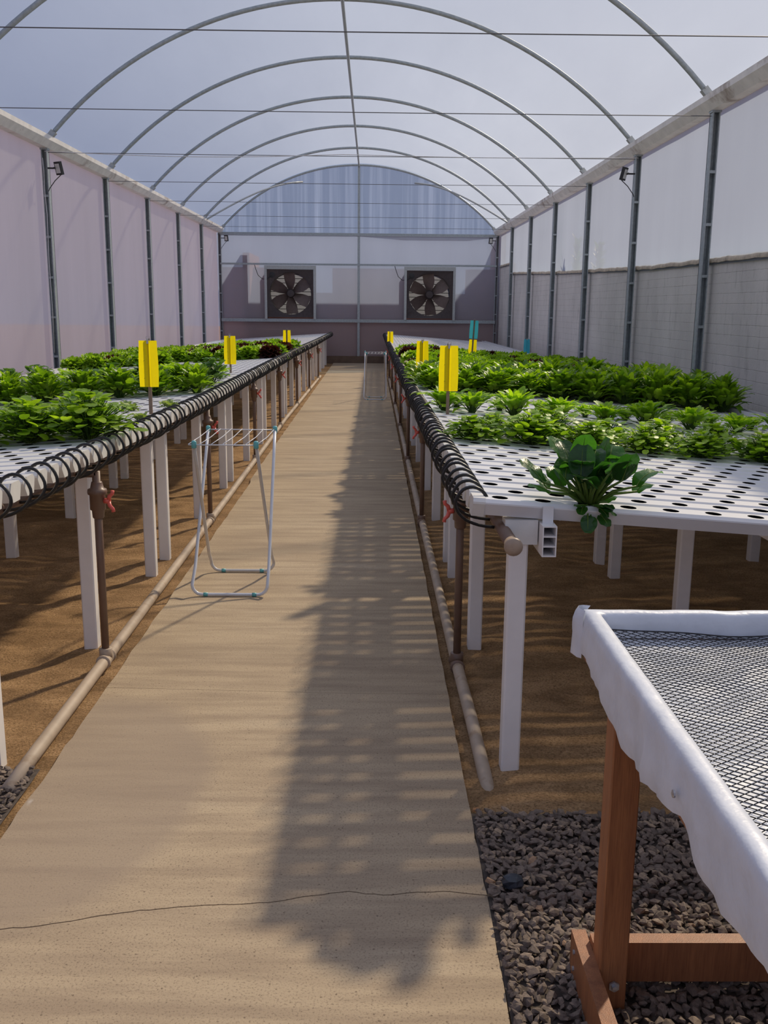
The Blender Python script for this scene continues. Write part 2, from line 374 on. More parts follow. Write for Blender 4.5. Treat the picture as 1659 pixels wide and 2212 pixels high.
BEDSOIL = plain('dark_gravel_dust', (.085,.066,.055), .95, var=.3, scale=60)
for a, b, c, d in ((.757, 2.4, 1.3, 2.87), (-1.5, -.745, 2.1, 3.17)):
    mb = MB(); mb.grid([[(a+(b-a)*i/12, c+(d-c)*j/16, -.004+.004*noise.noise(Vector((i*.9, j*.8, 1)))) for i in range(13)] for j in range(17)]); struct(mb.build('gravel_ground', BEDSOIL, smooth=True))
def gravel(name, label, spots, seed, smin, smax):
    random.seed(seed); mb = MB()
    phi = (1+5**.5)/2
    ico = [Vector(q).normalized() for q in ((-1,phi,0),(1,phi,0),(-1,-phi,0),(1,-phi,0),(0,-1,phi),(0,1,phi),(0,-1,-phi),(0,1,-phi),(phi,0,-1),(phi,0,1),(-phi,0,-1),(-phi,0,1))]
    fc = ((0,11,5),(0,5,1),(0,1,7),(0,7,10),(0,10,11),(1,5,9),(5,11,4),(11,10,2),(10,7,6),(7,1,8),(3,9,4),(3,4,2),(3,2,6),(3,6,8),(3,8,9),(4,9,5),(2,4,11),(6,2,10),(8,6,7),(9,8,1))
    for (x, y, z) in spots:
        s = random.uniform(smin, smax); mb.tint = min(1, max(0, random.betavariate(2, 3) + (.35 if random.random() < .04 else 0)))
        R = Euler((random.uniform(-.6,.6), random.uniform(-.6,.6), random.uniform(0,6.3))).to_matrix()
        sc = Vector((s*random.uniform(.8,1.3), s*random.uniform(.55,.9), s*random.uniform(.35,.65)))
        i = [mb.vert(Vector((x,y,z)) + R @ Vector([q[k]*sc[k]*random.uniform(.5,1.22) for k in range(3)])) for q in ico]
        for f in fc: mb.face([i[k] for k in f])
    return tag(mb.build(name, STONE), label, 'gravel', kind='stuff')
random.seed(11); sp = []
y = 1.55
while y < 2.9:
    x = .765
    while x < 2.3:
        yy = y+random.uniform(-.009,.009); lim = 2.86+.03*noise.noise(Vector((x*9, 0, 0)))
        if yy < lim and not (x > 1.75 and y < 1.8):
            sp.append((x+random.uniform(-.009,.009), yy, .006+random.uniform(-.004,.012)))
        x += .0205
    y += .0195
sp = [(max(p[0], .772+.006*random.random()), p[1], p[2]) for p in sp]
gravel('gravel', 'dark angular gravel bed at the near end beside the path, under the wooden tray table', sp, 3, .0125, .0215)
random.seed(12); sp = []
y = 2.2
while y < 3.2:
    x = -1.5
    while x < -.745:
        if y < 3.17+.03*noise.noise(Vector((x*9,4,0))) : sp.append((min(-.755, x+random.uniform(-.009,.009)), y+random.uniform(-.009,.009), .002+random.uniform(-.004,.012)))
        x += .021
    y += .02
gravel('gravel', 'small dark gravel patch at the buried end of the pipe on the film wall side', sp, 4, .0125, .0215)
mb = MB(); random.seed(5)
mb.lathe([(.004,.0),(.022,.002),(.026,.012),(.022,.026),(.010,.034),(.003,.035)], n=9)
mb.v = [(a*1.25*(1+.12*math.sin(i*2.3)), b*(1+.12*math.cos(i*1.7)), c) for i,(a,b,c) in enumerate(mb.v)]
tag(mb.build('stone', plain('blue_black_stone', (.035,.042,.055), .4, var=.3), loc=(.833,2.444,.012)), 'smooth blue-black stone lying on the gravel near the path edge', 'stone')
mb = MB(); mb.hull8([(-.012,-.008,0),(.013,-.006,0),(.011,.01,0),(-.01,.012,0),(-.011,-.006,.007),(.011,-.005,.009),(.009,.009,.008),(-.008,.01,.006)])
tag(mb.build('clay_chip', plain('orange_clay', (.42,.20,.08), .85), loc=(.775,2.895,-.008)), 'small orange clay chip where the sand meets the gravel', 'stone')

# ------------------------------------------------------------------ greenhouse shell
ARC_R = (16 + (RIDGE-3.70)**2) / (2*(RIDGE-3.70)); ARC_C = RIDGE - ARC_R; ARC_A = math.asin(4/ARC_R)
def arc(t, r=0):        # t in -1..1 across the span
    a = t*ARC_A; R = ARC_R + r
    return (R*math.sin(a), ARC_C + R*math.cos(a))
mb = MB(); nt_ = 48; rows = []
ys = [YFRONT + (YEND-YFRONT)*i/66 for i in range(67)]
for yv in ys:
    k = (yv-1.68)/3.0; fr = abs(k-round(k))*2          # film sits on the hoops and sags slightly between
    rows.append([(arc(-1+2*i/nt_, .045-.02*fr)[0], yv, arc(-1+2*i/nt_, .045-.02*fr)[1]) for i in range(nt_+1)])
mb.grid(rows); struct(mb.build('ceiling', FILM_ROOF, smooth=True))
mb = MB()       # plain film side
rows = []
for j in range(25):
    z = -.2 + (EAVE+.1+.2)*j/24
    rows.append([(-4.07+.012*noise.noise(Vector((yv*1.7, z*.5, 2))), yv, z) for yv in ys])
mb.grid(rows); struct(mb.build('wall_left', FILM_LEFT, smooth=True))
WTOP = [(-5,2.08),(4,2.10),(9.2,2.13),(13.2,2.167),(19.1,2.307),(25.6,2.51),(26.3,2.52),(26.5,2.79),(28.70,2.8),(28.73,3.9),(29.4,3.45),(30.3,3.75),(31,3.8)]
mb = MB(); rows = []
for j in range(13):
    rows.append([(4.07+.01*noise.noise(Vector((yv*1.7, j*.3, 8))), yv, lerp(WTOP, yv)-.05 + (EAVE+.1-lerp(WTOP, yv)+.05)*j/12) for yv in ys])
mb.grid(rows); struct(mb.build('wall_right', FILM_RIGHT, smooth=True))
mb = MB(); yy = sorted([-4.3 + .2*i for i in range(178)] + [28.735, 26.31, 26.49, 29.4])
for xf in (4.09, 4.24):
    mb.grid([[(xf, q, -.3 + (lerp(WTOP, q)+.3)*j/10) for q in (yy if xf < 4.2 else yy[::-1])] for j in range(11)])
mb.grid([[(4.09+.15*j, q, lerp(WTOP, q)) for q in yy] for j in range(2)])
for q in (yy[0], yy[-1]): mb.box(4.09, 4.24, q-.001, q+.001, -.3, lerp(WTOP, q))
struct(mb.build('wall_right_masonry', MASON))
mb = MB()       # rough mortar coping along the masonry top
q = -4.0; rows = []
while q < 28.6:
    z = lerp(WTOP, q) + .012*noise.noise(Vector((q*2.6, 0, 0))) + .008*noise.noise(Vector((q*8, 0, 0)))
    rows.append([(4.06, q, z-.03), (4.055, q, z-.004), (4.075, q, z+.024), (4.12, q, z+.028), (4.2, q, z+.02)]); q += .07
mb.grid(rows); struct(mb.build('trim_1', MORTAR, smooth=True))

# end wall
mb = MB(); rows = []
for j in range(13):
    r = []
    for i in range(241):
        t = -1+2*i/240; X, Z = arc(t, .03); z0 = 3.62
        Z = max(Z, z0); r.append((X, YEND+.02+.016*noise.noise(Vector((X*9, j*.12, 3)))*min(1, (13-j)/6), z0+(Z-z0)*j/12))
    rows.append(r)
mb.grid(rows); struct(mb.build('wall_back_gable', FILM_GABLE, smooth=True))
FANS = ((-1.975, 'fan_a'), (2.06, 'fan_b')); FZ0, FZ1, FHW = 1.28, 2.74, .70
mb = MB()
def sheet(x0, x1, z0, z1, nx=10, nz=8):
    mb.grid([[(x0+(x1-x0)*i/nx, YEND+.03+.01*noise.noise(Vector(((x0+(x1-x0)*i/nx)*2.1, (z0+(z1-z0)*j/nz)*1.1, 4))), z0+(z1-z0)*j/nz) for i in range(nx+1)] for j in range(nz+1)])
sheet(-4.07, 4.07, 2.76, 3.64, 40, 5); sheet(-4.07, FANS[0][0]-FHW, 1.27, 2.76); sheet(FANS[0][0]+FHW, FANS[1][0]-FHW, 1.27, 2.76); sheet(FANS[1][0]+FHW, 4.07, 1.27, 2.76)
struct(mb.build('wall_back', FILM_BACK, smooth=True))
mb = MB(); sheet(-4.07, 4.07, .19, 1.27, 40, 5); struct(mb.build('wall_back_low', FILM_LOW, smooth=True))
mb = MB(); rows = []                      # loose hem of the gable sheet below the tie bar
for j in range(5):
    rows.append([(X, YEND-.05-.006*j+.012*math.sin(X*11)*j/4, 3.60-(.02+.09*max(0, min(1, (X-.1)/1.2))*max(0, min(1,(3.9-X)/.8)))*j/4) for X in [-3.95+7.9*i/80 for i in range(81)]])
mb.grid(rows); struct(mb.build('trim_2', FILM_BACK, smooth=True))
mb = MB(); mb.box(-4.1, 4.1, YEND-.08, YEND+.12, -.25, .2); struct(mb.build('baseboard_back', PLINTH))

# steel frame
def hoop(k):
    mb = MB(); yv = 10.68+3*k
    mb.tube([(arc(-.985+1.97*i/48)[0], yv, arc(-.985+1.97*i/48)[1]) for i in range(49)], .03, 8)
    return mb
for k in range(7):
    t = thing('roof_hoop', 'galvanised arched roof hoop, %s from the camera' % ordi(k+1) if k < 6 else 'galvanised arched roof hoop framing the far gable', 'arch', (0,10.68+3*k,EAVE), 'galvanised roof hoops')
    o = hoop(k).build('arch_tube', STEEL, t, True); o.matrix_parent_inverse = Matrix.Translation((0, -(10.68+3*k), -EAVE))
    for s in (-1, 1):
        mb = MB(); a = Vector((s*arc(.99)[0], 0, arc(.99)[1]-EAVE)); b = Vector((s*arc(.95)[0], 0, arc(.95)[1]-EAVE)); mb.bar(a, b, .075, .075); mb.bar(b+Vector((0,-.06,0)), b+Vector((0,.06,0)), .014, .014)
        mb.build('foot_bracket', ALU, t)
def post(side, k, label):
    yv = 10.68+3*k; mb = MB(); H = EAVE
    for x in (-.04, .028): mb.box(x, x+.012, -.05, .05, -.1, H)
    mb.box(-.04, .04, .038, .05, -.1, H)
    t = thing('steel_post', label, 'post', (side*3.99, yv, 0), 'galvanised wall posts')
    mb.build('channel', STEEL, t)
    z = .35
    while z < H-.2: mb = MB(); mb.box(-.0275, .0275, -.052, -.02, z, z+.03); mb.build('batten', STEEL, t); z += .535
    mb = MB(); mb.box(-.05, .05, -.055, .055, H-.03, H); mb.build('top_plate', STEEL, t)
    return t
for k in range(7):
    post(-1, k, 'galvanised channel post against the plain film wall, %s' % ('at the far corner by the fan wall' if k == 6 else 'carrying the small floodlight' if k == 1 else ordi(k+1)+' bay from the camera'))
    post(1, k, 'galvanised channel post against the masonry wall, %s' % ('at the far corner by the fan wall' if k == 6 else 'carrying the small floodlight' if k == 1 else ordi(k+1)+' bay from the camera'))
for s, lab in ((-1, 'pale sheet metal eave gutter running above the plain film wall'), (1, 'pale sheet metal eave gutter running above the masonry wall')):
    mb = MB(); A = []
    prof = [(3.935, 3.652), (4.04, 3.652), (4.12, 3.69), (4.12, 3.80), (3.86, 3.795), (3.866, 3.738)]
    for yv in (YFRONT, YEND): A.append([mb.vert((s*x, yv, z)) for x, z in prof])
    for i in range(6): mb.face((A[0][i], A[0][(i+1)%6], A[1][(i+1)%6], A[1][i]))
    mb.face(A[0]); mb.face(A[1][::-1])
    tag(mb.build('eave_gutter', GUTTER), lab, 'gutter', 'eave gutters')
mb = MB(); mb.tube([(0, YFRONT, RIDGE-.045), (0, YEND, RIDGE-.045)], .024, 8)
tag(mb.build('ridge_purlin', STEEL, smooth=True), 'long galvanised ridge pipe joining the tops of all the hoops', 'pipe')
for k in range(-1, 6):
    mb = MB(); z = 3.60; yv = 10.68+3*k
    mb.tube([(-3.95+7.9*i/16, yv, z-.02*math.sin(PI*i/16)*.3) for i in range(17)], .0045, 5)
    tag(mb.build('tie_wire', WIRE), 'thin tie wire across the house, %s from the camera' % ordi(k+2), 'wire', 'tie wires under the roof')
mb = MB(); mb.tube([(-3.97+7.94*i/40, 13.6, 3.585 - .05*abs(math.sin(PI*i/40*2))*(1 if i < 20 else .4) + .02) for i in range(41)], .005, 5)
tag(mb.build('power_cable', CABLEW, smooth=True), 'thin slack cable drooping beside the tie wire between the two floodlight posts', 'cable')
mb = MB(); mb.box(-.035, .035, YEND-.07, YEND, -.1, RIDGE-.05)
tag(mb.build('end_post', STEEL), 'tall galvanised mullion in the middle of the far end wall', 'post')
for z, hh, lab in ((3.64, .07, 'galvanised tie bar across the far end wall at eave height'), (2.80, .05, 'galvanised rail across the far end wall over the fans'), (1.215, .09, 'galvanised rail across the far end wall below the fans')):
    mb = MB(); mb.box(-3.98, 3.98, YEND-.085, YEND-.02, z-hh/2, z+hh/2)
    tag(mb.build('end_rail', STEEL), lab, 'rail', 'rails of the end wall')
# a slipped bracing tube below the last hoop
for s in (-1, 1):
    mb = MB(); mb.tube([(s*(3.97-2.4*u), 25.68+2.6*u, 3.70+1.35*math.sin(u*1.35)) for u in [i/12 for i in range(13)]], .022, 6)
    tag(mb.build('wind_brace', ALU, smooth=True), 'pale bracing tube rising to the far gable from the %s eave' % ('film wall' if s < 0 else 'masonry wall'), 'brace', 'wind braces')

# fans
def fan(cx, lab):
    t = thing('exhaust_fan', lab, 'fan', (cx, YEND, FZ0), 'exhaust fans')
    H = FZ1-FZ0; hw = FHW; R = .60; cz = H/2-.03
    mb = MB()                                     # square housing plate with a round opening
    n = 48; y0, y1 = -.10, .34; inn = []; outr = []
    for k in range(n):
        a = 2*PI*k/n; c, d = math.cos(a), math.sin(a); q = 1/max(abs(c), abs(d))
        inn.append((R*c, cz+R*d)); outr.append((max(-hw+.03, min(hw-.03, (hw-.03)*c*q)), cz + d*q*(cz-.02 if d < 0 else H-.09-cz)))
    I = [mb.vert((x, y0+.05, z)) for x, z in inn]; O = [mb.vert((x, y0+.02, z)) for x, z in outr]; J = [mb.vert((x, y1, z)) for x, z in inn]; O2 = [mb.vert((x, y1, z)) for x, z in outr]
    for k in range(n):
        l = (k+1) % n
        mb.face((O[k], O[l], I[l], I[k])); mb.face((I[k], I[l], J[l], J[k])); mb.face((O[l], O[k], O2[k], O2[l]))
    mb.build('housing', FANMET, t)
    mb = MB()
    mb.box(-hw-.04, -hw+.03, -.12, .03, -.03, H+.02); mb.box(hw-.03, hw+.04, -.12, .03, -.03, H+.02)
    mb.build('side_frame', ALU, t)
    mb = MB(); mb.box(-hw+.03, hw-.03, -.11, .03, H-.085, H+.02); mb.build('top_frame', ALU, t)
    hub = MB(); hub.lathe([(.03,-.06),(.10,-.055),(.125,-.02),(.125,.05),(.04,.06)], (0, .06, cz), 'Y', 18); hub.build('hub', FANMET, t, False)
    for k in range(6):
        a = PI/2 + k*PI/3 + .04; mb = MB(); rows = []
        for i in range(8):
            u = i/7; r = .09+.49*u; wd = (.085+.105*math.sin(min(1,u*1.25)*PI*.62)); tw = .75-.45*u
            row = []
            for j in (-1, -.33, .33, 1):
                tng = wd*j*math.cos(tw)*.95; dep = wd*j*math.sin(tw)*.8 + .02*(1-j*j)
                sweep = .05*u*u
                ang = a+sweep
                row.append((r*math.cos(ang)-tng*math.sin(ang), .07+dep, cz+r*math.sin(ang)+tng*math.cos(ang)))
            rows.append(row)
        mb.grid(rows); mb.grid([[(p[0], p[1]+.006, p[2]) for p in r][::-1] for r in rows]); mb.build('blade', FANBLADE, t, True)
    mb = MB()
    for k in range(11):
        z = .08+k*(H-.22)/10; mb.grid([[(-hw+.05, .295, z+.062), (hw-.05, .295, z+.062)], [(-hw+.05, .312, z-.062), (hw-.05, .312, z-.062)]])
    mb.build('louvres', LOUVRE, t)
    mb = MB()
    for k in range(10): z = .14+k*(H-.22)/10; mb.box(-hw+.05, hw-.05, .283, .29, z-.016, z)
    mb.box(-.006,.006,.275,.284,.05,H-.1); mb.build('louvre_rods', FANMET, t)
    mb = MB(); mb.lathe([(.03,-.10),(.085,-.09),(.085,.12),(.03,.13)], (-.53, .02, H-.24), 'Y', 14); mb.bar((-.53,.06,H-.26),(0,.06,cz),.03,.012); mb.build('motor', BLACKPL, t)
    mb = MB(); mb.tube([(-1.02,-.09,H+.03),(-.98,-.10,H-.10),(-.92,-.10,H-.26),(-.80,-.11,H-.36),(-.66,-.11,H-.36),(-.56,-.09,H-.28)], .009, 6); mb.build('cable', BLACKPL, t, True)
fan(FANS[0][0], 'large square six-bladed exhaust fan in the end wall, nearer the plain film wall')
fan(FANS[1][0], 'large square six-bladed exhaust fan in the end wall, nearer the masonry wall')

# floodlights
def flood(loc, s, lab, ry):
    t = thing('floodlight', lab, 'floodlight', loc, 'small floodlights')
    mb = MB(); mb.bar((0,0,0), (-s*.10,0,.0), .02, .02); mb.bar((-s*.10,-.05,0), (-s*.10,.05,0), .012, .02); mb.build('bracket', BLACKPL, t)
    M = Matrix.Translation((-s*.15, 0, 0)) @ Euler((.25, 0, s*ry)).to_matrix().to_4x4()
    mb = MB(); mb.box(-.055,.055,-.02,.02,-.085,.085, 0, M); mb.build('body', BLACKPL, t)
    mb = MB(); mb.box(-.04,.04,-.024,-.0195,-.06,.06, 0, M); mb.build('lens', GLASS, t)
    mb = MB(); mb.tube([M @ Vector((0,.01,-.085)), (-s*.09,.0,-.16), (-s*.02,-.02,-.26), (0,-.02,-.30)], .006, 5); mb.build('cord', BLACKPL, t)
    return t
flood((-3.94, 13.60, 3.39), -1, 'small black floodlight on the second post of the plain film wall', .55)
flood((3.94, 13.60, 3.40), 1, 'small black floodlight on the second post of the masonry wall', .9)
flood((-3.93, 28.55, 3.50), -1, 'small dark floodlight in the far corner at the plain film wall', .3)
flood((3.93, 28.55, 3.50), 1, 'small pale-faced floodlight in the far corner at the masonry wall', .2)
mb = MB()
mb.tube([(-4.0, 13.60, 3.52), (-3.995, 13.61, 3.35), (-4.0, 13.61, 3.1), (-3.985, 13.60, 2.8), (-4.0, 13.61, 2.2), (-3.99, 13.60, 1.6), (-4.0, 13.61, .95)], .006, 5)
tag(mb.build('power_cable', CABLEW, smooth=True), 'thin white cable running down inside the floodlight post of the plain film wall', 'cable')

# outside: buttress, low brick wall, shrubs pressed near the film
mb = MB(); mb.box(-3.36, -3.165, YEND+.10, YEND+2.6, -.25, 3.12); struct(mb.build('wall_outside_buttress', BRICK))
mb = MB()
for a, b, h in ((-4.1, -2.12, 2.74), (-2.12, -.80, 2.02), (-.80, 1.91, 2.74), (1.91, 3.20, 2.02), (3.20, 4.08, 2.74)): mb.box(a, b, YEND+1.0, YEND+1.2, -.25, h)  # dips shaped into the wall so sun reaches the fan louvres
struct(mb.build('wall_outside_low', BRICK))
# ------------------------------------------------------------------ benches
ZR = [(2.5,.992),(3.2,.985),(6.3,.952),(9,.924),(13,.906),(19,.880),(28.5,.855)]
ZL = [(2.5,1.028),(3.2,1.018),(4.4,.998),(7,.966),(12,.955),(15,.948),(21,.900),(28.5,.868)]
EDGE = {1: .78, -1: .80}; SLOPE = .07; OUTER = 3.56
def topz(s, x, y): return lerp(ZR if s > 0 else ZL, y) - SLOPE*(s*x - EDGE[s])
BS = {1: 'masonry wall', -1: 'film wall'}
BN = {1: 'bench by the masonry wall', -1: 'bench by the plain film wall'}
TP, NG, GP = 2.92, 21, .1375
Y0 = {1: 3.165, -1: 2.955-.0}
Y0[-1] = 3.165-2.92/21*0   # both benches share the module
def gutter_mesh(off):
    L = OUTER-.78; tw, sh, bw, H, hp, hr = .043, .0535, .029, .058, .148, .0285
    mb = MB(); n = 12
    xs = [off+hp*i for i in range(int((L-off-.05)/hp)+1)]
    # sides, bottom, far end
    P = [(-tw,0),(-sh,-.011),(-sh,-.016),(-bw,-H),(bw,-H),(sh,-.016),(sh,-.011),(tw,0)]
    A = [mb.vert((0,y,z)) for y, z in P]; B = [mb.vert((L,y,z)) for y, z in P]
    for i in range(7): mb.face((A[i], A[i+1], B[i+1], B[i]))
    mb.face(B); mb.face(A[::-1])
    edges = [0.0]+[(a+b)/2 for a, b in zip(xs, xs[1:])]+[L]
    for i, xc in enumerate(xs):
        xl, xr = edges[i], edges[i+1]; ring = []; outr = []; low = []
        for k in range(n):
            a = 2*PI*k/n+PI/12; c, d = math.cos(a), math.sin(a)
            ring.append(mb.vert((xc+hr*c, hr*d, 0))); low.append(mb.vert((xc+hr*.95*c, hr*.95*d, -.045)))
            # project on the cell rectangle
            hx = (xr-xc) if c > 0 else (xc-xl); q = min(hx/max(abs(c),1e-6), tw/max(abs(d),1e-6))
            outr.append(mb.vert((xc+q*c, q*d, 0)))
        for k in range(n):
            l = (k+1) % n
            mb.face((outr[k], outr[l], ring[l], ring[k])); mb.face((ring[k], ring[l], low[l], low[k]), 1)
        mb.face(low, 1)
        # corner triangles
        for sx, sy in ((1,1),(-1,1),(-1,-1),(1,-1)):
            cx = xr if sx > 0 else xl; cyv = tw*sy
            a0 = [outr[k] for k in range(n)]
            best = sorted(range(n), key=lambda k: (mb.v[a0[k]][0]-cx)**2+(mb.v[a0[k]][1]-cyv)**2)[:2]
            ks = sorted(best); 
            if ks == [0, n-1]: ks = [n-1, 0]
            ci = mb.vert((cx, cyv, 0)); mb.face((a0[ks[0]], ci, a0[ks[1]]))
    return mb
gm = [gutter_mesh(o) for o in (.084, .158)]
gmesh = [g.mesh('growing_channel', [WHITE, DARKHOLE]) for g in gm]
mb = MB()
P = [(-.045,.002),(-.0555,-.010),(-.0555,-.017),(-.031,-.064),(.031,-.064),(.0555,-.017),(.0555,-.010),(.045,.002)]
def prism_x(mb, P, x0, x1):
    A = [mb.vert((x0,y,z)) for y, z in P]; B = [mb.vert((x1,y,z)) for y, z in P]; n = len(P)
    for i in range(n): mb.face((A[i], A[(i+1)%n], B[(i+1)%n], B[i]))
    mb.face(A[::-1]); mb.face(B)
prism_x(mb, P, -.012, .03); capmesh = mb.mesh('end_cap', CAPWHITE)
def hose_mb(v):
    random.seed(100+v); j = lambda a: random.uniform(-a, a)
    r = 1+j(.07); dy = j(.02)
    pts = [(.040,0,-.004),(.022,0,.018),(-.009,0,.029),(-.043,0,.017),(-.064,0,-.022),(-.058,0,-.056),(-.025,0,-.088),(.024,0,-.106),(.080,0,-.112)]
    out = []
    for i, p in enumerate(pts):
        u = i/8; q = math.sin(PI*u)
        out.append((p[0]-(r-1)*.09*q if p[0] < .03 else p[0], dy*q + .03*u*(1 if v % 2 else .4), p[2]*(1+(r-1)*q)))
    # smooth
    sm = []
    P = [Vector(p) for p in out]
    for i in range(len(P)-1):
        p0, p1, p2, p3 = P[max(0,i-1)], P[i], P[i+1], P[min(len(P)-1,i+2)]
        for k in range(3):
            t = k/3; sm.append(.5*((2*p1)+(p2-p0)*t+(2*p0-5*p1+4*p2-p3)*t*t+(3*p1-p0-3*p2+p3)*t**3))
    sm.append(P[-1]); mb = MB(); mb.tube(sm, .0062, 6); return mb
hmb = [hose_mb(v) for v in range(6)]
hmesh = [h.mesh('feed_hose', BLACKRUB, True) for h in hmb]
def gutter_rows(s):
    out = []
    for k in range(9):
        for i in range(NG):
            y = 3.23 + k*TP + i*GP
            if y < 28.3: out.append(y)
    if s < 0: out = [y-.0 for y in out]
    return out
ang = math.atan(SLOPE); rest_g = MB(); rest_h = MB()
def addmb(dst, src, M):
    b = len(dst.v); dst.v += [tuple(M @ Vector(p)) for p in src.v]; dst.t += src.t
    dst.f += [tuple(i+b for i in f) for f in src.f]; dst.m += src.m
for s in (1, -1):
    ys = gutter_rows(s)
    if s < 0: ys = [3.23-GP*i-.03 for i in (3,2,1)] + ys
    for i, y in enumerate(ys):
        M = Matrix.Translation((s*EDGE[s], y, topz(s, s*EDGE[s], y))) @ (Matrix.Rotation(PI, 4, 'Z') if s < 0 else Matrix.Identity(4)) @ Matrix.Rotation(ang, 4, 'Y')
        random.seed(i*7+s)
        if i < 150:
            o = obj('growing_channel', gmesh[i % 2]); o.matrix_world = M
            n = i+1
            tag(o, 'white growing channel, %s from the near end, %s bench' % (ordi(n), BS[s]), 'growing channel', 'white growing channels')
            c = obj('end_cap', capmesh, o)
            h = obj('feed_hose', hmesh[random.randrange(6)]); h.matrix_world = M @ Matrix.Translation((0, random.uniform(-.012,.012), 0))
            tag(h, 'black hose looping onto the %s channel from the near end, %s bench' % (ordi(n), BS[s]), 'hose', 'black feed hoses')
        else:
            addmb(rest_g, gm[i % 2], M); addmb(rest_h, hmb[i % 6], M)
tag(rest_g.build('growing_channel', [WHITE, DARKHOLE]), 'white empty growing channels at the far ends of both benches, by the fan wall', 'growing channel', 'white growing channels', 'stuff')
tag(rest_h.build('feed_hose', BLACKRUB, smooth=True), 'black hose loops on the farthest channels of both benches', 'hose', 'black feed hoses', 'stuff')
# bench frames
XL = (.93, 1.93, 2.95, 3.44)
for s in (1, -1):
    for k in range(9):
        yb = 3.17 + k*TP
        legs_y = [yb+.06, yb+1.30, yb+2.58] if k < 8 else [yb+.06, yb+1.30]
        if k == 8: legs_y = [yb+.06, yb+1.25]
        t = thing('bench_frame', 'white bench frame of many legs, %s of the %s bench' % ('section nearest the camera' if k == 0 else 'last section by the fans' if k == 8 else ordi(k+1)+' section', BS[s]), 'bench frame', (s*2.1, yb, 0), 'white bench frames')
        par = Matrix.Translation((-s*2.1, -yb, 0))
        def put(mb, name, mat):
            o = mb.build(name, mat, t); o.matrix_parent_inverse = par; return o
        for li, ly in enumerate(legs_y):
            for x in XL:
                zb = topz(s, s*x, ly) - .066
                mb = MB(); h = .033; mb.bbox(s*x-h, s*x+h, ly-h, ly+h, -.06, zb-.002, .006)
                put(mb, 'leg', LEGWHITE)
                mb = MB(); mb.box(*sorted((s*(x-.05), s*(x+.062))), ly-.040, ly+.040, zb-.085, zb+.0); put(mb, 'bracket', CAPWHITE)
        for x in (1.02, 2.02, 3.04, 3.53):
            ya, ye = yb-.05, (yb+TP-.12 if k < 8 else 28.35)
            za, ze = topz(s, s*x, ya)-.066, topz(s, s*x, ye)-.066
            mb = MB(); w2, H = .024, .105
            def skin(xa, xb, d0, d1):
                mb.hull8([(xa,ya,za-d1),(xb,ya,za-d1),(xb,ye,ze-d1),(xa,ye,ze-d1),(xa,ya,za-d0),(xb,ya,za-d0),(xb,ye,ze-d0),(xa,ye,ze-d0)])
            skin(s*x-w2, s*x-w2+.004, 0, H); skin(s*x+w2-.004, s*x+w2, 0, H)
            for d in (0, .034, .068, .101): skin(s*x-w2+.004, s*x+w2-.004, d, d+.004)
            put(mb, 'hollow_beam', LEGWHITE)
        # white corner strap holding the nearest channel
    for nm in (1,):
        mb = MB(); ya = 2.98
        xm = s*(EDGE[s]+.098); pts = [(xm, yv, topz(s, s*EDGE[s], yv)-.118) for yv in (ya+.02, 4, 6.3, 9, 13, 19, 28.2)]
        t = thing('manifold_pipe', 'brown feed manifold pipe under the aisle edge of the %s' % BN[s], 'pipe', (xm, ya, pts[0][2]), 'brown manifold pipes')
        par = Matrix.Translation((-xm, -ya, -pts[0][2]))
        mb.tube(pts, .0225, 12); o = mb.build('pipe', BROWNPVC, t, True); o.matrix_parent_inverse = par
        mb = MB(); mb.lathe([(.0245,.05),(.0245,.012),(.030,.010),(.030,.0),(.027,-.006),(.012,-.009)], (0,-.03+.02,0), 'Y', 16)
        tag(mb.build('end_cap', plain('beige_cap_plastic', (.36,.27,.20), .45), t, True), 'paler beige round end cap')
mb = MB(); mb.box(1.02-.018, 1.02+.018, 3.166, 3.1705, .893, .962); pass
tag(mb.build('channel_strap', WHITE), 'white plastic strap on the face of the front channel, beside the large dark-leaved plant', 'strap')
# drain troughs along the outer edges
for s in (1, -1):
    mb = MB(); pts = []
    for (a, b, zz) in ((3.2, 12, 0), (12.05, 20, .012), (20.05, 28.3, .0)):
        for sx in (-.045, .04):
            P = []
            for yv in (a, b):
                z = topz(s, s*OUTER, yv)-.10+zz
                P.append([(s*(OUTER+.06)+sx, yv, z), (s*(OUTER+.06)+sx+.006, yv, z), (s*(OUTER+.06)+sx+.006, yv, z+.13), (s*(OUTER+.06)+sx, yv, z+.13)])
            mb.hull8(P[0]+P[1])
        za, zb_ = topz(s, s*OUTER, a)-.10+zz, topz(s, s*OUTER, b)-.10+zz; x = s*(OUTER+.06)
        mb.hull8([(x-.045,a,za-.006),(x+.046,a,za-.006),(x+.046,b,zb_-.006),(x-.045,b,zb_-.006),(x-.045,a,za),(x+.046,a,za),(x+.046,b,zb_),(x-.045,b,zb_)])
    tag(mb.build('drain_trough', WHITE), 'long white drain trough along the wall edge of the %s' % BN[s], 'trough', 'white drain troughs')

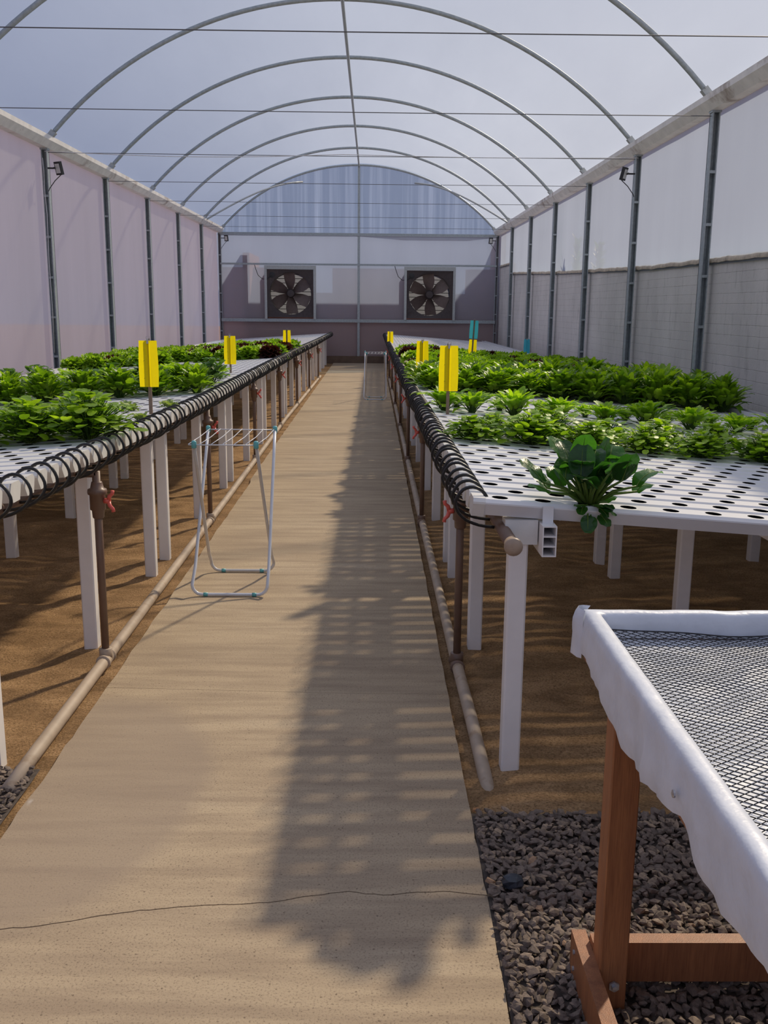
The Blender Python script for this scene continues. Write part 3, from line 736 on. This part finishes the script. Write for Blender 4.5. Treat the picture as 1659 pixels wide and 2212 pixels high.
# ground pipes, tees and risers
RY = {1: [4.16+2.97*k for k in range(7)], -1: [4.20+2.95*k for k in range(7)]}
for s in (1, -1):
    x = s*.805
    t = thing('ground_pipe', 'dusty beige water pipe lying in the sand along the path, %s side' % ('masonry wall' if s > 0 else 'plain film wall'), 'pipe', (x, 3.2, 0), 'dusty ground pipes')
    mb = MB()
    if s > 0: pts = [(.84, 3.05, -.045), (.835, 3.2, -.018), (.828, 3.5, .012), (.818, 4.2, .02), (.805, 8, .022)] + [(.80, 22.5, .02)]
    else: pts = [(-.80, 3.0, .0), (-.795, 3.3, .012), (-.79, 4.2, .02), (-.80, 8, .022), (-.83, 14, .022), (-.80, 22.7, .02)]
    mb.tube(pts, .026, 12); o = mb.build('pipe', BEIGEPVC, t, True); o.matrix_parent_inverse = Matrix.Translation((-x, -3.2, 0))
    for ry in RY[s]:
        if ry > 22.6: continue
        px = (.818 if ry < 6 else .803) if s > 0 else lerp([(4.2,-.79),(8,-.80),(14,-.83),(22.7,-.80)], ry)
        mb = MB(); mb.lathe([(.030,-.055),(.034,-.052),(.034,-.042),(.030,-.040),(.030,.040),(.034,.042),(.034,.052),(.030,.055)], (px, ry, .021), 'Y', 14)
        mb.lathe([(.030,.0),(.030,.052),(.026,.054)], (px, ry, .021), 'Z', 12)
        o = mb.build('tee_joint', BEIGEPVC if s < 0 else BROWNPVC, t, True); o.matrix_parent_inverse = Matrix.Translation((-x, -3.2, 0))
        tag(o, None)
        # riser
        zt = topz(s, s*EDGE[s], ry)-.118; n = RY[s].index(ry)+1
        r = thing('riser_pipe', 'brown riser pipe with red valve, %s from the camera, %s bench' % (ordi(n), BS[s]), 'pipe', (px, ry, .07), 'brown riser pipes with valves')
        mb = MB(); zz = zt-.07; mb.tube([(0,0,0),(0,0,zz+.012)], .0175, 10); mb.tube([(0,0,zz),(s*(EDGE[s]+.098)-px,0,zz)], .0175, 10); mb.build('pipe', BROWNPVC, r, True)
        mb = MB(); vz = zz-.115
        mb.lathe([(.022,-.085),(.025,-.08),(.027,-.05),(.034,-.045),(.034,.02),(.041,.024),(.043,.034),(.041,.046),(.030,.05),(.024,.075),(.022,.08)], (0,0,vz), 'Z', 18); mb.build('valve_body', BROWNPVC, r, True)
        mb = MB(); d = -s; yoff = 0
        dv = Vector((d*.9, -.25, 0)).normalized(); pv = Vector((0,0,1))
        c0 = Vector((0,0,vz-.005)) + dv*.034
        mb.tube([c0, c0+dv*.026], .012, 8)
        for sg in (1, -1): mb.tube([c0+dv*.02+pv*sg*.004, c0+dv*.026+pv*sg*.022, c0+dv*.040+pv*sg*.034, c0+dv*.042+pv*sg*.048], [.010,.009,.008,.009], 8)
        mb.build('valve_handle', REDPL, r, True)

# ------------------------------------------------------------------ plants
def leaf(mb, p, az, el, L, W, bend, prof='spoon', seg=5, cup=.18, wav=0, ph=0, tint=.5, cols=3, twist=0):
    mb.tint = tint; p = Vector(p); rows = []
    st = L/seg; e = el
    for i in range(seg+1):
        u = i/seg
        if prof == 'spoon': wd = W*(.22+.78*math.sin(PI*min(1, u**.8*.92+.06))**.8) if u < 1 else W*.25
        elif prof == 'round': wd = W*max(.15, math.sin(PI*min(.97, u*.94+.05))**.42)
        elif prof == 'strap': wd = W*(.16+.84*math.sin(PI*min(1, .12+u*.80))**1.1)*(1+.28*math.sin(u*19+ph))
        else: wd = W*(.35+.65*u**.8)*(1 if u < .95 else .8)
        d = Vector((math.cos(az)*math.cos(e), math.sin(az)*math.cos(e), math.sin(e)))
        sd = Vector((-math.sin(az), math.cos(az), 0)); up = sd.cross(d)*-1 if False else d.cross(sd)*-1
        up = sd.cross(d); up = -up if up.z < 0 and e < PI/2 else up
        row = []
        for k in range(cols):
            c = -1+2*k/(cols-1)
            off = cup*wd*.5*(abs(c)) + (wav*math.sin(u*13+ph+c*2.6)*abs(c)*W if wav else 0)
            row.append(p + sd*(c*wd*.5) + up*off)
        rows.append(row)
        p = p + d*st; e -= bend/seg
    mb.grid(rows)
    return rows
def stem(mb, a, b, r0, r1, sag=0):
    a = Vector(a); b = Vector(b); m = (a+b)/2 + Vector((0,0,sag)); mb.tube([a, m, b], [r0, (r0+r1)/2, r1], 4, cap=False)
def cress(seed, R=.19, H=.165, n=165, dm=1.0):
    random.seed(seed); lv = MB(); stv = MB()
    for i in range(n):
        u = (i+.5)/n; az = i*2.39996+random.uniform(-.3,.3); el = math.radians(12+75*(1-u)**.8)
        rr = random.uniform(.62,1.0)
        tip = Vector((math.cos(az)*math.cos(el)*R*1.12*rr, math.sin(az)*math.cos(el)*R*1.12*rr, .015+math.sin(el)*H*rr + .02*(1-u)))
        stem(stv, (random.uniform(-.015,.015), random.uniform(-.015,.015), 0), tip, .0022, .0014, .015)
        d = dm*random.uniform(.034,.056)*(1.0 if u > .4 else .85)
        t = .25+.75*random.random()**1.2
        leaf(lv, tip-Vector((math.cos(az)*d*.3, math.sin(az)*d*.3, 0)), az+random.uniform(-.8,.8), math.radians(random.uniform(-25,55)), d, d*.95, random.uniform(.2,.9), 'round', 5, random.uniform(-.1,.3), 0, 0, t)
        for q in range(2 if random.random() < .7 else 1):      # side leaflets lower on the stem
            pz = tip*random.uniform(.55,.8); d2 = d*random.uniform(.4,.65)
            leaf(lv, pz, az+random.choice((-1,1))*random.uniform(.7,1.6), math.radians(random.uniform(-10,45)), d2, d2*.9, .5, 'round', 3, .1, 0, 0, t*random.uniform(.7,1))
    return lv, stv
def rocket(seed, R=.19, H=.18, n=62, W=.042, upr=.5, emin=18, sp=.4, bd=1.0):
    random.seed(seed); lv = MB(); stv = MB()
    for i in range(n):
        u = (i+.5)/n; az = i*2.39996+random.uniform(-.35,.35); el = math.radians(emin+(84-emin)*(1-u)**upr)+random.uniform(-.12,.12)
        L = (H/max(.5, math.sin(el))*.62 if el > .7 else R*.72)*random.uniform(.75,1.1)
        a = Vector((math.cos(az)*.012, math.sin(az)*.012, 0)); sl_ = L*.45
        b = a + Vector((math.cos(az)*math.cos(el+.15), math.sin(az)*math.cos(el+.15), math.sin(el+.15)))*sl_
        stem(stv, a, b, .0025, .0016, .004)
        leaf(lv, b, az+random.uniform(-.25,.25), el, L*.8, W*random.uniform(.7,1.25), random.uniform(.5,1.5)*bd, 'spoon' if random.random() < sp else 'strap', 6, random.uniform(.05,.4), .06, random.random()*6, .15+.85*random.random())
    return lv, stv
def bush(seed, R=.17, H=.25, n=120, L=.105, W=.044):
    random.seed(seed); lv = MB(); stv = MB()
    for i in range(n):
        u = (i+.5)/n; az = i*2.39996+random.uniform(-.4,.4); el = math.radians(14+74*(1-u)**.75); q = random.uniform(.35,1)**.7
        d = Vector((math.cos(az)*math.cos(el)*R, math.sin(az)*math.cos(el)*R, math.sin(el)*H*.80))
        b = d*q*.62 + Vector((0,0,.012))
        if i % 2 == 0: stem(stv, (math.cos(az)*.012, math.sin(az)*.012, 0), b, .003, .0018, .004)
        leaf(lv, b, az+random.uniform(-.6,.6), min(1.45, el+random.uniform(.0,.55)), L*random.uniform(.75,1.2), W*random.uniform(.75,1.25), random.uniform(.5,1.5), 'spoon' if random.random() < .7 else 'strap', 6, random.uniform(.05,.4), .05, random.random()*6, .1+.9*random.random()*(.45+.55*q))
    return lv, stv
def lettuce(seed, R=.155, H=.20, n=66):
    random.seed(seed); lv = MB()
    for i in range(n):
        u = (i+.5)/n; az = i*2.39996; el = math.radians(4+82*(1-u)**.75)
        L = R*(.75+.3*u)*random.uniform(.85,1.1); Lz = H/R
        leaf(lv, (0,0,.008), az, el, L*(.55*Lz+.45 if el > .8 else 1), R*random.uniform(.62,.85), .5+.9*u*random.uniform(.4,1), 'fan', 5, .5, .16, random.random()*6, random.random()*(.5+.5*u)+.1, 7)
    return lv
LEAF_CRESS = leafmat('watercress_leaf', (.085,.19,.012), (.34,.50,.035), .42, .38, 1.9)
LEAF_ROCK = leafmat('rocket_leaf', (.10,.22,.010), (.36,.54,.035), .45, .42, 1.9)
LEAF_TALL = leafmat('tall_rocket_leaf', (.06,.155,.010), (.29,.45,.028), .42, .36, 1.9)
LEAF_BASIL = leafmat('basil_leaf', (.04,.12,.03), (.14,.27,.06), .3, .33, 1.7)
LEAF_GREEN = leafmat('green_lettuce_leaf', (.10,.235,.010), (.38,.56,.045), .38, .5, 1.7)
LEAF_RED = leafmat('red_lettuce_leaf', (.028,.008,.008), (.11,.024,.018), .25, .5, 1.4)
LEAF_PALE = leafmat('seedling_leaf', (.15,.25,.06), (.36,.46,.16), .35, .5, 1.3)
LEAF_CHOI = leafmat('dark_choi_leaf', (.012,.05,.014), (.035,.12,.02), .42, .30, 3.0, .5)
STEMG = leafmat('pale_green_stem', (.11,.20,.03), (.20,.32,.06), .3, .4, 1.2)
STEMD = leafmat('green_stem', (.06,.14,.02), (.12,.22,.04), .3, .45, 1.2)
def variants(fn, seeds, mat, smat, name, **k):
    r = []
    for sd in seeds:
        q = fn(sd, **k)
        if isinstance(q, tuple): r.append((q[0].mesh('leaves', mat, True), q[1].mesh('stems', smat, True)))
        else: r.append((q.mesh(name, mat, True), None))
    return r
V_CRESS = variants(cress, (1,2,3,4), LEAF_CRESS, STEMD, 'watercress')
V_ROCK = variants(rocket, (11,12,13,14), LEAF_ROCK, STEMD, 'rocket')
V_TALL = variants(bush, (21,22,23,24,25), LEAF_TALL, STEMD, 'rocket', R=.21, H=.27, n=150, L=.115, W=.050)
V_BASIL = variants(cress, (31,32,33), LEAF_BASIL, STEMD, 'basil', R=.17, H=.22, n=60, dm=1.5)
V_FRISEE = variants(rocket, (41,42), LEAF_GREEN, STEMD, 'leafy', R=.24, H=.27, n=46, W=.11, upr=.5)
V_LET = variants(lettuce, (51,52,53,54), LEAF_GREEN, None, 'lettuce_head')
V_RED = variants(lettuce, (61,62,63), LEAF_RED, None, 'lettuce_head')
V_SEED = variants(rocket, (71,72,73), LEAF_PALE, STEMG, 'seedling', R=.08, H=.07, n=34, W=.026, upr=.6)
PR = random.Random(99)
def plant(name, V, s, x, y, label, cat, group, sc=1.0, parts=True, jit=.012, zs=1.0):
    x += PR.uniform(-jit, jit); y += PR.uniform(-jit, jit)
    lv, st = PR.choice(V); z = topz(s, x, y) - .006; k = sc*PR.uniform(.9, 1.1); rot = (0, 0, PR.uniform(0, 6.28))
    if st is None:
        o = obj(name, lv, None, (x, y, z)); o.rotation_euler = rot; o.scale = (k, k, k*PR.uniform(.9,1.1)); return tag(o, label, cat, group)
    t = thing(name, label, cat, (x, y, z), group); t.rotation_euler = rot; t.scale = (k, k, k*zs*PR.uniform(.92,1.1))
    obj('leaves', lv, t); obj('stems', st, t); return t
def gy(i): return 3.23 + (i//NG)*TP + (i % NG)*GP
# masonry side: watercress, two rows
for r, y in enumerate((4.86, 5.10)):
    for i in range(9):
        plant('watercress', V_CRESS, 1, .93+.297*i+.14*(r % 2), y, 'round-leaved watercress clump behind the dark pak choi, %s row, %s from the aisle' % (('front', 'back')[r], ordi(i+1)), 'watercress', 'watercress on the masonry side bench', .92+.06*(i % 2), zs=.78)
for i in range(9):
    plant('rocket', V_ROCK, 1, (.90 if i == 0 else .785+.297*i), 6.42, 'spiky rocket clump in the open row behind the watercress, %s from the aisle' % ordi(i+1), 'rocket', 'spaced rocket row on the masonry side bench', 1.2, zs=1.0)
for i in range(8):
    plant('rocket', V_ROCK, 1, 1.02+.297*i, 6.75, 'small rocket tuft behind the spaced rocket clumps, %s from the aisle' % ordi(i+1), 'rocket', 'small rocket tufts on the masonry side bench', .75)
for r, y in enumerate((8.42, 8.7, 9.05, 9.4, 9.8)):
    for i in range(10):
        plant('rocket', V_TALL, 1, .93+.283*i+.12*(r % 2), y, 'tall dense rocket, masonry wall bench, %s row, %s from the aisle' % (ordi(r+1), ordi(i+1)), 'rocket', 'dense tall rocket on the masonry side bench', 1.12 if i < 4 else 1.2, zs=min(1.1, .74+.055*i))
def is_red(s, r, i):
    if s > 0: return (r == 2 and i in (0,1)) or (r == 3 and i in (3,)) or (r == 5 and i in (4,5,7)) or (r == 6 and i in (6,)) or (r == 8 and i in (0,1,2,5)) or (r == 11 and i in (1,4,7)) or (r == 9 and i in (8,))
    return (r == 0 and i in (0,)) or (r == 1 and i in (1,2,7)) or (r == 2 and i in (4,5)) or (r == 3 and i in (0,1,2,3)) or (r == 4 and i in (0,1,2,6)) or (r == 6 and i in (3,5))
for s, rows, y0, nc in ((1, 14, 10.45, 10), (-1, 9, 12.95, 10)):
    for r in range(rows):
        for i in range(nc):
            y = y0 + r*.4125; x = s*(.93+.29*i+.14*(r % 2))
            red = is_red(s, r, i)
            if s < 0 and r == 0 and i == 4: continue
            plant('lettuce_head', V_RED if red else V_LET, s, x, y, '%s lettuce head, %s bench, %s lettuce row, %s from the aisle' % ('dark red' if red else 'green frilly', BS[s], ordi(r+1), ordi(i+1)), 'lettuce', '%s lettuces on the %s' % ('red' if red else 'green', BN[s]), 1.06, False)
# film side
for r, y in enumerate((4.55, 4.86)):
    for i in range(5):
        plant('watercress', V_CRESS, -1, -(.92+.275*i+.13*(r % 2)), y, 'lush round-leaved watercress, film wall bench, %s row, %s from the aisle' % (('front', 'back')[r], ordi(i+1)), 'watercress', 'watercress on the film side bench', 1.2, zs=.85)
for i, (x, y) in enumerate(((-.86,5.35),(-.84,6.06),(-.93,6.36),(-1.10,6.13),(-1.19,6.34),(-1.49,6.46),(-1.74,6.38),(-2.0,6.36),(-2.25,6.40))):
    plant('seedling', V_SEED, -1, x, y, 'tiny pale frilly seedling, film wall bench, %s from the aisle' % ordi(i+1), 'seedling', 'pale seedlings on the film side bench', 1.0, jit=.004)
for r, y in enumerate((7.42, 7.72)):
    for i in range(10):
        plant('rocket', V_TALL, -1, -(.93+.285*i+.13*(r % 2)), y, 'bushy rocket, film wall bench, %s row behind the seedlings, %s from the aisle' % (ordi(r+1), ordi(i+1)), 'rocket', 'bushy rocket on the film side bench', .92, zs=.98)
for i in range(10):
    b = i in (0, 2, 3, 5, 6)
    plant('basil' if b else 'leaf_lettuce', V_BASIL if b else V_FRISEE, -1, -(.93+.285*i), 8.15, '%s behind the bushy rocket, film wall bench, %s from the aisle' % ('dark cupped-leaf basil' if b else 'broad-leaved loose lettuce', ordi(i+1)), 'basil' if b else 'lettuce', 'mixed leafy row on the film side bench', 1.0)
for i in range(9):
    plant('leaf_lettuce', V_FRISEE, -1, -(1.02+.29*i), 8.5, 'loose lettuce in the row just before the empty channels, %s from the aisle' % ordi(i+1), 'lettuce', 'loose lettuces on the film side bench', .95)
# the large dark-leaved pak choi
def pak_choi():
    random.seed(17)
    X, Yb = 1.172, 3.235; z = topz(1, X, Yb)
    t = thing('pak_choi', 'large dark green spoon-leaved pak choi standing alone at the front corner of the white channels', 'pak choi', (X, Yb, z))
    bl = MB(); st = MB(); vn = MB(); Sv = []
    spec = []          # azimuth (0 = away from the aisle, -90 = to the camera), elevation, petiole, blade length, width, bend
    for i in range(26):
        u = (i+.5)/26
        spec.append((i*2.39996+.4, math.radians(84-52*u**1.2), random.uniform(.095,.165), random.uniform(.085,.112), random.uniform(.080,.100), random.uniform(.1,1.2)))
    spec += [(PI+.1, .55, .17, .115, .095, .35), (PI-.35, .33, .15, .09, .06, .3), (PI+.45, .42, .14, .085, .065, .7), (-.08, .45, .16, .13, .075, 1.35), (.35, .75, .16, .11, .095, .3), (-.45, .45, .15, .09, .065, .9), (PI-.7, .95, .17, .105, .085, .2)]
    spec += [(-PI/2+.5, 1.05, .105, .095, .075, 1.7), (-PI/2-.6, 1.0, .11, .095, .08, 1.7), (-PI/2+.0, .8, .09, .10, .07, 1.6)]
    for i in range(9): spec.append((-PI/2+random.uniform(-1.2,1.2), random.uniform(-.15,.3), random.uniform(.04,.075), random.uniform(.04,.052), random.uniform(.038,.048), .5))
    spec += [(-PI/2-.1, -.6, .060, .060, .056, .3), (-PI/2+.3, -.45, .060, .055, .05, .4), (-PI/2-.35, -.4, .062, .055, .05, .4)]
    for az, el, pl, L, W, bd in spec:
        az += random.uniform(-.25,.25); el += random.uniform(-.1,.1)
        a = Vector((math.cos(az)*.016, math.sin(az)*.016, .0)); d = Vector((math.cos(az)*math.cos(el), math.sin(az)*math.cos(el), math.sin(el)))
        b = a + d*pl
        if el > .2: st.tube([a, a+(d+Vector((0,0,.25))).normalized()*pl*.5, b], [.0075,.0055,.0035], 6)
        else: stem(st, a, b, .004, .0025)
        baz = az+random.uniform(-.5,.5); bel = el+random.uniform(-.45,.2)
        if el > .7 and random.random() < .72:
            baz = (PI/2 if random.random() < .68 else -PI/2)+random.uniform(-.65,.65); bel = random.uniform(.75,1.4)
        if .2 < el <= .7:
            dd = (PI/2-az+PI) % (2*PI) - PI; baz = az+.45*dd+random.uniform(-.2,.2); bel = el+random.uniform(.1,.5)
        rows = leaf(bl, b-d*.006, baz, bel, L, W, bd, 'round', 8, random.uniform(-.15,.35), .045, random.random()*6, random.random(), 7)
        mid = [r[3] for r in rows]; bl.tube([p+Vector((0,0,.0006)) for p in mid[:-1]], [.0028*(1-i/9) for i in range(len(mid)-1)], 4, cap=False, m=1)
    bl.build('leaf_blades', [LEAF_CHOI, STEMG], t, True); st.build('petioles', STEMG, t, True)
pak_choi()

# ------------------------------------------------------------------ sticky cards on stakes
def stake(x, y, z0, zt, cards, lab, lean=0, back=False, cat='sticky card'):
    t = thing('sticky_trap', lab, cat, (x, y, z0), 'sticky insect cards on stakes')
    h = zt - z0
    mb = MB(); mb.box(-.010, .010, -.006, .006, -.01, h+.012); mb.build('stake', STICK, t)
    for (za, zb, col, wd) in cards:
        mb = MB(); n = 8; fr = -.010 if not back else .012
        prof = [(-.5, 0), (-.3, -.004), (-.12, -.008), (-.03, -.002), (.03, .0), (.12, -.009), (.3, -.006), (.5, -.002)]
        rows = []
        for j in range(7):
            zz = za-z0 + (zb-za)*j/6; rows.append([(wd*p+.006*math.sin(j*.7)*(p if abs(p) > .4 else 0), fr+q-.003, zz) for p, q in prof])
        mb.grid(rows)
        mb.build('card', col, t)
        mb = MB(); mb.box(-.006, .006, fr-.012, fr+.008, zb-z0-.018, zb-z0+.012); mb.tube([(-.008, fr-.008, zb-z0+.012), (-.006, fr-.008, zb-z0+.024), (.012, fr-.008, zb-z0+.024), (.012, fr-.008, zb-z0-.01)], .0016, 5); mb.build('clip', BOLT, t)
    t.rotation_euler = (0, lean, 0); return t
CARDS = []
def card_at(s, x, y, ztop, hgt, wd, col, lab, back=False, lean=0, more=()):
    cs = [(ztop-hgt, ztop, col, wd)] + list(more)
    stake(x, y, topz(s, x, y)-.01, max(c[1] for c in cs), cs, lab, lean, back)
card_at(-1, -.905, 5.80, 1.407, .272, .112, YELLOW, 'yellow sticky card on a stake among the pale seedlings')
card_at(-1, -1.02, 9.90, 1.315, .283, .118, YELLOW, 'yellow sticky card behind the film side rocket, before the empty channels')
card_at(-1, -.885, 14.9, 1.257, .285, .115, YELLOW, 'yellow sticky card behind its stake, standing in the film side lettuces', back=True)
card_at(1, .905, 6.15, 1.380, .285, .118, YELLOW, 'largest yellow sticky card, on a stake in front of the spaced rocket')
card_at(1, .905, 9.45, 1.297, .285, .115, YELLOW, 'yellow sticky card rising out of the tall rocket near the hoses')
card_at(1, 1.875, 14.3, 1.16, .275, .115, YELLOW, 'stake with a teal card above a yellow card, among the masonry side lettuces', back=True, lean=.05, more=[(1.175, 1.435, BLUE, .12)])
card_at(1, .79, 20.6, 1.115, .27, .12, YELLOW, 'farthest yellow sticky card, on the empty channels beside the hoses')
card_at(1, 3.50, 19.5, 1.015, .28, .12, BLUE, 'single blue sticky card standing near the masonry wall')

# ------------------------------------------------------------------ folding drying racks
def rack(loc, lab, sc=1.0):
    t = thing('drying_rack', lab, 'drying rack', loc, 'folding drying racks'); t.scale = (sc, sc, sc)
    H = .88; x0, x1 = -.205, .205
    def U(yb, yt, xa, xb, xta, xtb, mat, name):
        mb = MB(); P = []
        P.append((xta, yt, H))
        for q in range(1, 6): P.append((xta+(xa-xta)*q/6, yt+(yb-yt)*q/6, H*(1-q/6)))
        for q in range(7):
            a = PI + (PI/2)*q/6; P.append((xa+.055+.055*math.cos(a), yb, .067+.055*math.sin(a)))
        for q in range(7):
            a = 1.5*PI + (PI/2)*q/6; P.append((xb-.055+.055*math.cos(a), yb, .067+.055*math.sin(a)))
        for q in range(5, -1, -1): P.append((xtb+(xb-xtb)*q/6, yt+(yb-yt)*q/6, H*(1-q/6)))
        mb.tube(P, .0095, 10); o = mb.build(name, mat, t, True)
        for xx in (xa+.075, xb-.075):
            c = MB(); c.tube([(xx-.012, yb, .012), (xx+.012, yb, .012)], .0112, 10); c.build('foot_clip', TEAL, o, True)
        for xx in (xta, xtb):
            c = MB(); c.lathe([(.011,-.022),(.014,-.02),(.014,.012),(.011,.018),(.004,.020)], (xx, yt, H), 'Z', 12); c.build('corner_cap', TEAL, o, True)
        return o
    U(-.255, .34, -.215, .210, -.20, .205, RACKW, 'outer_leg_frame')
    U(.255, -.335, -.190, .195, -.165, .170, RACKG, 'inner_leg_frame')
    mb = MB()
    mb.tube([(-.195, -.335, H-.004), (.175, -.335, H-.004)], .0035, 6); mb.tube([(-.20, .34, H-.004), (.205, .34, H-.004)], .0035, 6)
    for i in range(7):
        u = i/6; mb.tube([(-.195+.37*u, -.335, H), (-.19+.385*u, .0, H-.003), (-.19+.39*u, .34, H)], .0025, 6)
    mb.build('wire_top', RACKW, t, True)
    return t
rack((-.372, 5.505, 0), 'white folding drying rack with teal caps on the near part of the path')
rack((.47, 17.35, 0), 'far small-looking white drying rack on the path by the masonry side hoses', .93)

# ------------------------------------------------------------------ wooden tray table
def tray_table():
    X0, X1, Ya, Yb, ZT = .937, 2.02, .35, 2.225, .905
    t = thing('tray_table', 'wooden table with a white film-lined tray and black net, beside the gravel', 'table', (X0, Yb, 0))
    inv = Matrix.Translation((-X0, -Yb, 0))
    def put(mb, name, mat, sm=False, parent=t):
        o = mb.build(name, mat, parent, sm)
        if parent is t: o.matrix_parent_inverse = inv
        return o
    # film lining: outer skirt, rounded rim, inner wall, as one draped sheet running round the frame
    per = []
    def side(a, b, n):
        for i in range(n): per.append((a[0]+(b[0]-a[0])*i/n, a[1]+(b[1]-a[1])*i/n))
    side((X0, Ya), (X0, Yb), 90); side((X0, Yb), (X1, Yb), 50); side((X1, Yb), (X1, Ya), 40); side((X1, Ya), (X0, Ya), 40)
    cx, cy = (X0+X1)/2, (Ya+Yb)/2; hx, hy = (X1-X0)/2, (Yb-Ya)/2
    def off(p, d): # inset d
        return ((p[0]-cx)*(hx-d)/hx+cx, (p[1]-cy)*(hy-d)/hy+cy)
    BOT = [(.3,.775),(1.08,.792),(1.24,.765),(1.34,.766),(1.41,.80),(1.43,.802),(1.62,.762),(1.80,.748),(1.95,.775),(2.12,.805),(2.225,.80)]
    mb = MB(); rows = []
    for i, p in enumerate(per + per[:1]):
        arcpos = i*.021; nz = lambda f, o: noise.noise(Vector((arcpos*f, o, 0)))
        zb = lerp(BOT, p[1]) + .006*nz(20, 1) if p[0] < X0+.01 else .79+.012*nz(6, 2)
        w1 = .010*nz(9, 3) + .004*nz(30, 5); crease = .006*max(0, nz(11, 7))
        r = []
        for (d, z) in ((-.006+w1*1.6, zb), (-.010+w1*1.3, zb+.025), (-.006+w1, zb+.055), (-.004+w1*.5, ZT-.030), (-.002, ZT-.012), (.003, ZT-.003-crease*.5), (.010, ZT-crease), (.022, ZT+.001-crease), (.034, ZT-.002-crease*.6), (.039, ZT-.010), (.040, ZT-.03), (.041, ZT-.062)):
            q = off(p, d); r.append((q[0], q[1], z))
        rows.append(r)
    mb.grid(rows)
    mb.grid([[(X0+.03+(X1-X0-.06)*i/10, Ya+.03+(Yb-Ya-.06)*j/14, ZT-.064+.003*noise.noise(Vector((i*.9, j*.9, 0)))) for i in range(11)] for j in range(15)])
    put(mb, 'film_lining', LINER, True)
    mb = MB()      # gathered fold of film at the corner
    rows = []
    for j in range(11):
        u = j/10; z = ZT+.005-.120*u; o = .5*min(1, u*6)**.5
        rows.append([(X0+.020-.022*o, Yb+.004, z), (X0+.004-.024*o, Yb+.010+.006*o, z), (X0-.008-.018*o-.006*u, Yb+.006, z), (X0-.012-.020*o-.004*math.sin(u*5), Yb-.012, z), (X0-.006-.016*o, Yb-.028, z), (X0-.001-.008*o, Yb-.036, z)])
    mb.grid(rows); put(mb, 'corner_fold', LINER, True)
    mb = MB()
    mb.lathe([(.001,-.001),(.007,-.001),(.007,-.004),(.003,-.0055)], (X0-.012, 1.44, .838), 'X', 10); put(mb, 'screw', BOLT)
    fr = MB()
    for (a, b) in (((X0+.02, Ya+.02), (X0+.02, Yb-.02)), ((X1-.02, Ya+.02), (X1-.02, Yb-.02)), ((X0+.035, Yb-.02), (X1-.035, Yb-.02)), ((X0+.035, Ya+.02), (X1-.035, Ya+.02))):
        fr.bar((a[0], a[1], ZT-.066), (b[0], b[1], ZT-.066), .03, .11)
    put(fr, 'tray_frame', WOOD)
    # black net: interlocking zigzag strands
    mb = MB(); cw, ch = .0125, .0088; nx = int((X1-X0-.085)/cw); ny = int((1.15)/(2*ch))
    zn = lambda x, y: ZT-.052 + .006*noise.noise(Vector((x*5, y*5, 0))) + (.018*max(0, 1-(Yb-.04-y)/.12)*max(0, 1-(x-X0)/.35) if y > 1.9 else 0)
    for i in range(nx+1):
        pts = []
        for j in range(2*ny+1):
            y = Yb-.045-j*ch; x = X0+.048+cw*(i+.5*(1 if (j % 2) else 0) * (1 if i % 2 else -1) + .0); x = X0+.048+cw*i + (cw*.5 if (j % 2) == (i % 2) else -cw*.5)*.92
            pts.append((x, y, zn(x, y)))
        mb.tube(pts, .00115, 3, cap=False)
    mb.tube([(X0+.045+(X1-X0-.09)*i/30, Yb-.046, zn(X0+.045+(X1-X0-.09)*i/30, Yb-.046)) for i in range(31)], .0018, 4)
    put(mb, 'net', NETB)
    for (x, y) in ((.96, 1.955), (.96, .45), (1.93, 1.955), (1.93, .45)):
        mb = MB(); mb.bbox(x, x+.065, y, y+.07, -.02, ZT-.07, .003); put(mb, 'leg', WOOD)
    WX = woodmat('varnished_wood_beam', (.22,.08,.033), (.42,.165,.065))
    for x in (.925, 1.995): mb = MB(); mb.box(x, x+.035, .4, 2.105, .008, .115); put(mb, 'side_stretcher', WX)
    mb = MB(); mb.box(.9605, 2.03, 2.026, 2.062, .030, .135); put(mb, 'back_stretcher', WX)
    for (y, z) in ((2.06, .085), (2.06, .04)):
        mb = MB(); mb.lathe([(.002,-.003),(.006,-.003),(.006,.001)], (.924, y, z), 'X', 8); put(mb, 'stretcher_screw', BOLT)
    mb = MB(); mb.lathe([(.013,-.002),(.013,-.007),(.007,-.007),(.007,-.014),(.001,-.015)], (.995, 1.955, .075), 'Y', 6); put(mb, 'bolt', BOLT)
tray_table()

# shrubs outside, close against the masonry-side film
def shrub(x, y, z0, z1, lab, seed):
    random.seed(seed); t = thing('shrub', lab, 'shrub', (x, y, -.22), 'shrubs outside the masonry side film')
    mb = MB(); mb.tube([(0,0,0),(.03,.02,1.2),(0,0,z1+.15)], [.02,.015,.006], 6); mb.build('stem', STEMD, t)
    lv = MB()
    for i in range(46):
        zz = z0+.22+(z1-z0)*random.random(); leaf(lv, (random.uniform(-.02,.02), 0, zz), random.choice((0, PI))+PI/2+random.uniform(-.6,.6), random.uniform(.5,1.2), random.uniform(.16,.32), .05, .5, 'spoon', 4, .1, 0, 0, random.random())
    lv.build('leaves', LEAF_BASIL, t, True)
shrub(4.42, 19.5, 2.15, 2.85, 'leafy shrub outside the film above the masonry wall, nearer the fans', 3)
shrub(4.42, 17.6, 2.1, 2.65, 'leafy shrub outside the film above the masonry wall, nearer the camera', 4)
